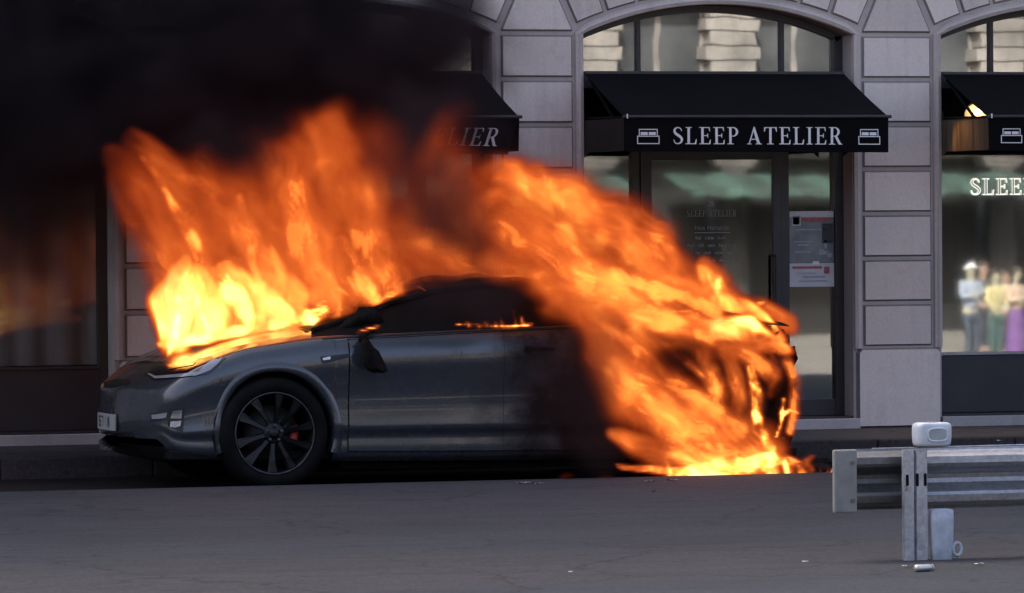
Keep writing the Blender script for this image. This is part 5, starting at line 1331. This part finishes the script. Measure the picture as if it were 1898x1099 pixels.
# rear: yellow fire on the ground
st([(1150, 866), (1250, 866), (1350, 860), (1430, 860), (1490, 868)], [4, 12, 26, 22, 5], [.45, .60, .86, .90, .55], -4.45, .18, seed=50, amp=1.25, fine=.026, streak=2.5)
st([(1330, 868), (1315, 820), (1290, 785)], [30, 26, 12], [.88, .74, .54], -4.45, .13, seed=51, amp=1.25, fine=.03, edge=.8)
st([(1440, 868), (1430, 830), (1410, 795)], [22, 20, 9], [.90, .80, .56], -4.45, .13, seed=52, amp=1.25, fine=.03, edge=.8)
st([(1500, 872), (1495, 855), (1505, 845)], [10, 9, 5], [.5, .4, .26], -4.3, .08, seed=53)
for i, (px, h_) in enumerate(((1240, 22), (1285, 34), (1335, 26), (1380, 40), (1420, 30), (1462, 26), (1484, 16))): st([(px, 876), (px-6, 872-h_*.6), (px-14, 872-h_)], [15, 10, 3], [.92, .74, .45], -4.52, .07, seed=90+i, amp=1.1, fine=.022, edge=.8)
# small licks: window ledge, mirror, melted heap
st([(845, 606), (900, 604), (950, 602), (985, 600)], [3, 4, 4, 3], [.9, 1, .95, .8], -4.16, .05, seed=60, amp=1.1, fine=.014, streak=1.5, wob=.9)
for i, (px, h_) in enumerate(((870, 9), (890, 6), (905, 8), (922, 9), (935, 14), (958, 30), (972, 18))): st([(px, 605), (px-3, 603-h_*.6), (px-6, 603-h_)], [4, 3.5, 1.5], [.8, .56, .3], -4.16, .04, seed=61+i, amp=1.0, fine=.016, edge=.8)
st([(662, 613), (680, 608), (698, 604)], [2.5, 3.5, 3.5], [1, 1, 1], -4.24, .045, seed=70, amp=.9, fine=.016, wob=.6)
for i, px in enumerate((1500, 1516, 1530, 1540)): st([(px, 878), (px+1, 872), (px+2, 867)], [5, 4, 2], [.95, .7, .3], -4.26, .04, seed=71+i, amp=.6, fine=.02)
for i, px in enumerate((1035, 1110)): st([(px, 884), (px+12, 882), (px+24, 882)], [4, 6, 4], [.10, .14, .10], -4.5, .04, seed=80+i, amp=.6, fine=.02)
FIRE = root('fire', (-1.2, -3.45, 0), 'orange and yellow fire blazing from the bonnet and the rear of the car', 'fire')
fog_object('flame', FF, fire_mat(), FIRE)['kind'] = 'stuff'
SF = Field((-6.3, -5.2, .1), (2.2, -.25, 4.3), (.06, .12, .06)); sk = SF.stroke
K = dict(streak=1.5, fine=.26, amp=1.0, edge=.8, wob=.45)
for i, (pts, rad, val, Y, ry) in enumerate((
    ([(-200, 80), (150, 60), (420, 40), (640, 20)], [330, 300, 260, 200], [1.3, 1.3, 1.2, .8], -2.2, 1.5),
    ([(-120, 260), (120, 260), (300, 230)], [170, 160, 150], [.6, .6, .6], -2.2, 1.4),
    ([(-60, 420), (120, 420), (200, 400)], [170, 150, 110], [.20, .18, .16], -2.0, 1.2),
    ([(-60, 640), (120, 660)], [190, 160], [.06, .06], -2.2, 1.2),
    ([(420, 220), (620, 150), (760, 90)], [170, 150, 110], [.9, .8, .4], -2.1, 1.3),
    ([(700, 230), (800, 170), (850, 60)], [110, 100, 80], [.55, .42, .24], -2.2, 1.1),
    ([(560, 200), (680, 150), (800, 110)], [120, 120, 100], [.8, .9, .55], -1.6, .5),
    ([(700, 300), (790, 250), (842, 224)], [90, 90, 64], [.9, 1.0, .9], -1.7, .5),
    ([(790, 440), (760, 330), (770, 230)], [80, 95, 74], [.26, .34, .28], -4.3, .35),
    ([(860, 420), (800, 330), (820, 230)], [80, 84, 66], [.40, .52, .34], -4.1, .6),
    ([(900, 300), (870, 180)], [70, 60], [.30, .2], -2.4, .8),
    ([(790, 120), (850, 60), (870, -20)], [95, 80, 70], [.8, .55, .4], -1.2, .6),
    ([(900, 570), (830, 550), (780, 540)], [60, 40, 26], [.6, .5, .3], -4.5, .3),
    ([(1080, 640), (1080, 740), (1110, 840)], [75, 80, 56], [.5, .55, .4], -4.6, .28),
    ([(1000, 660), (970, 740)], [70, 60], [.13, .10], -4.6, .25),
    ([(500, 300), (420, 270), (340, 250)], [60, 56, 40], [.30, .34, .2], -4.1, .3),
    ([(1220, 640), (1260, 690)], [70, 60], [.5, .5], -4.25, .12),
    ([(1100, 400), (1200, 410), (1260, 460)], [50, 46, 30], [.22, .24, .16], -3.0, .4))):
    sk(pts, rad, val, Y, ry, seed=100+i, mode='add' if i else 'max', **K)
so_ = fog_object('smoke', SF, smoke_mat()); so_['kind'] = 'stuff'; so_['label'] = 'thick black smoke rolling over the burning car and the shop front'; so_['category'] = 'smoke'
print('script', round(time.time()-T0, 1), FF.n, SF.n)
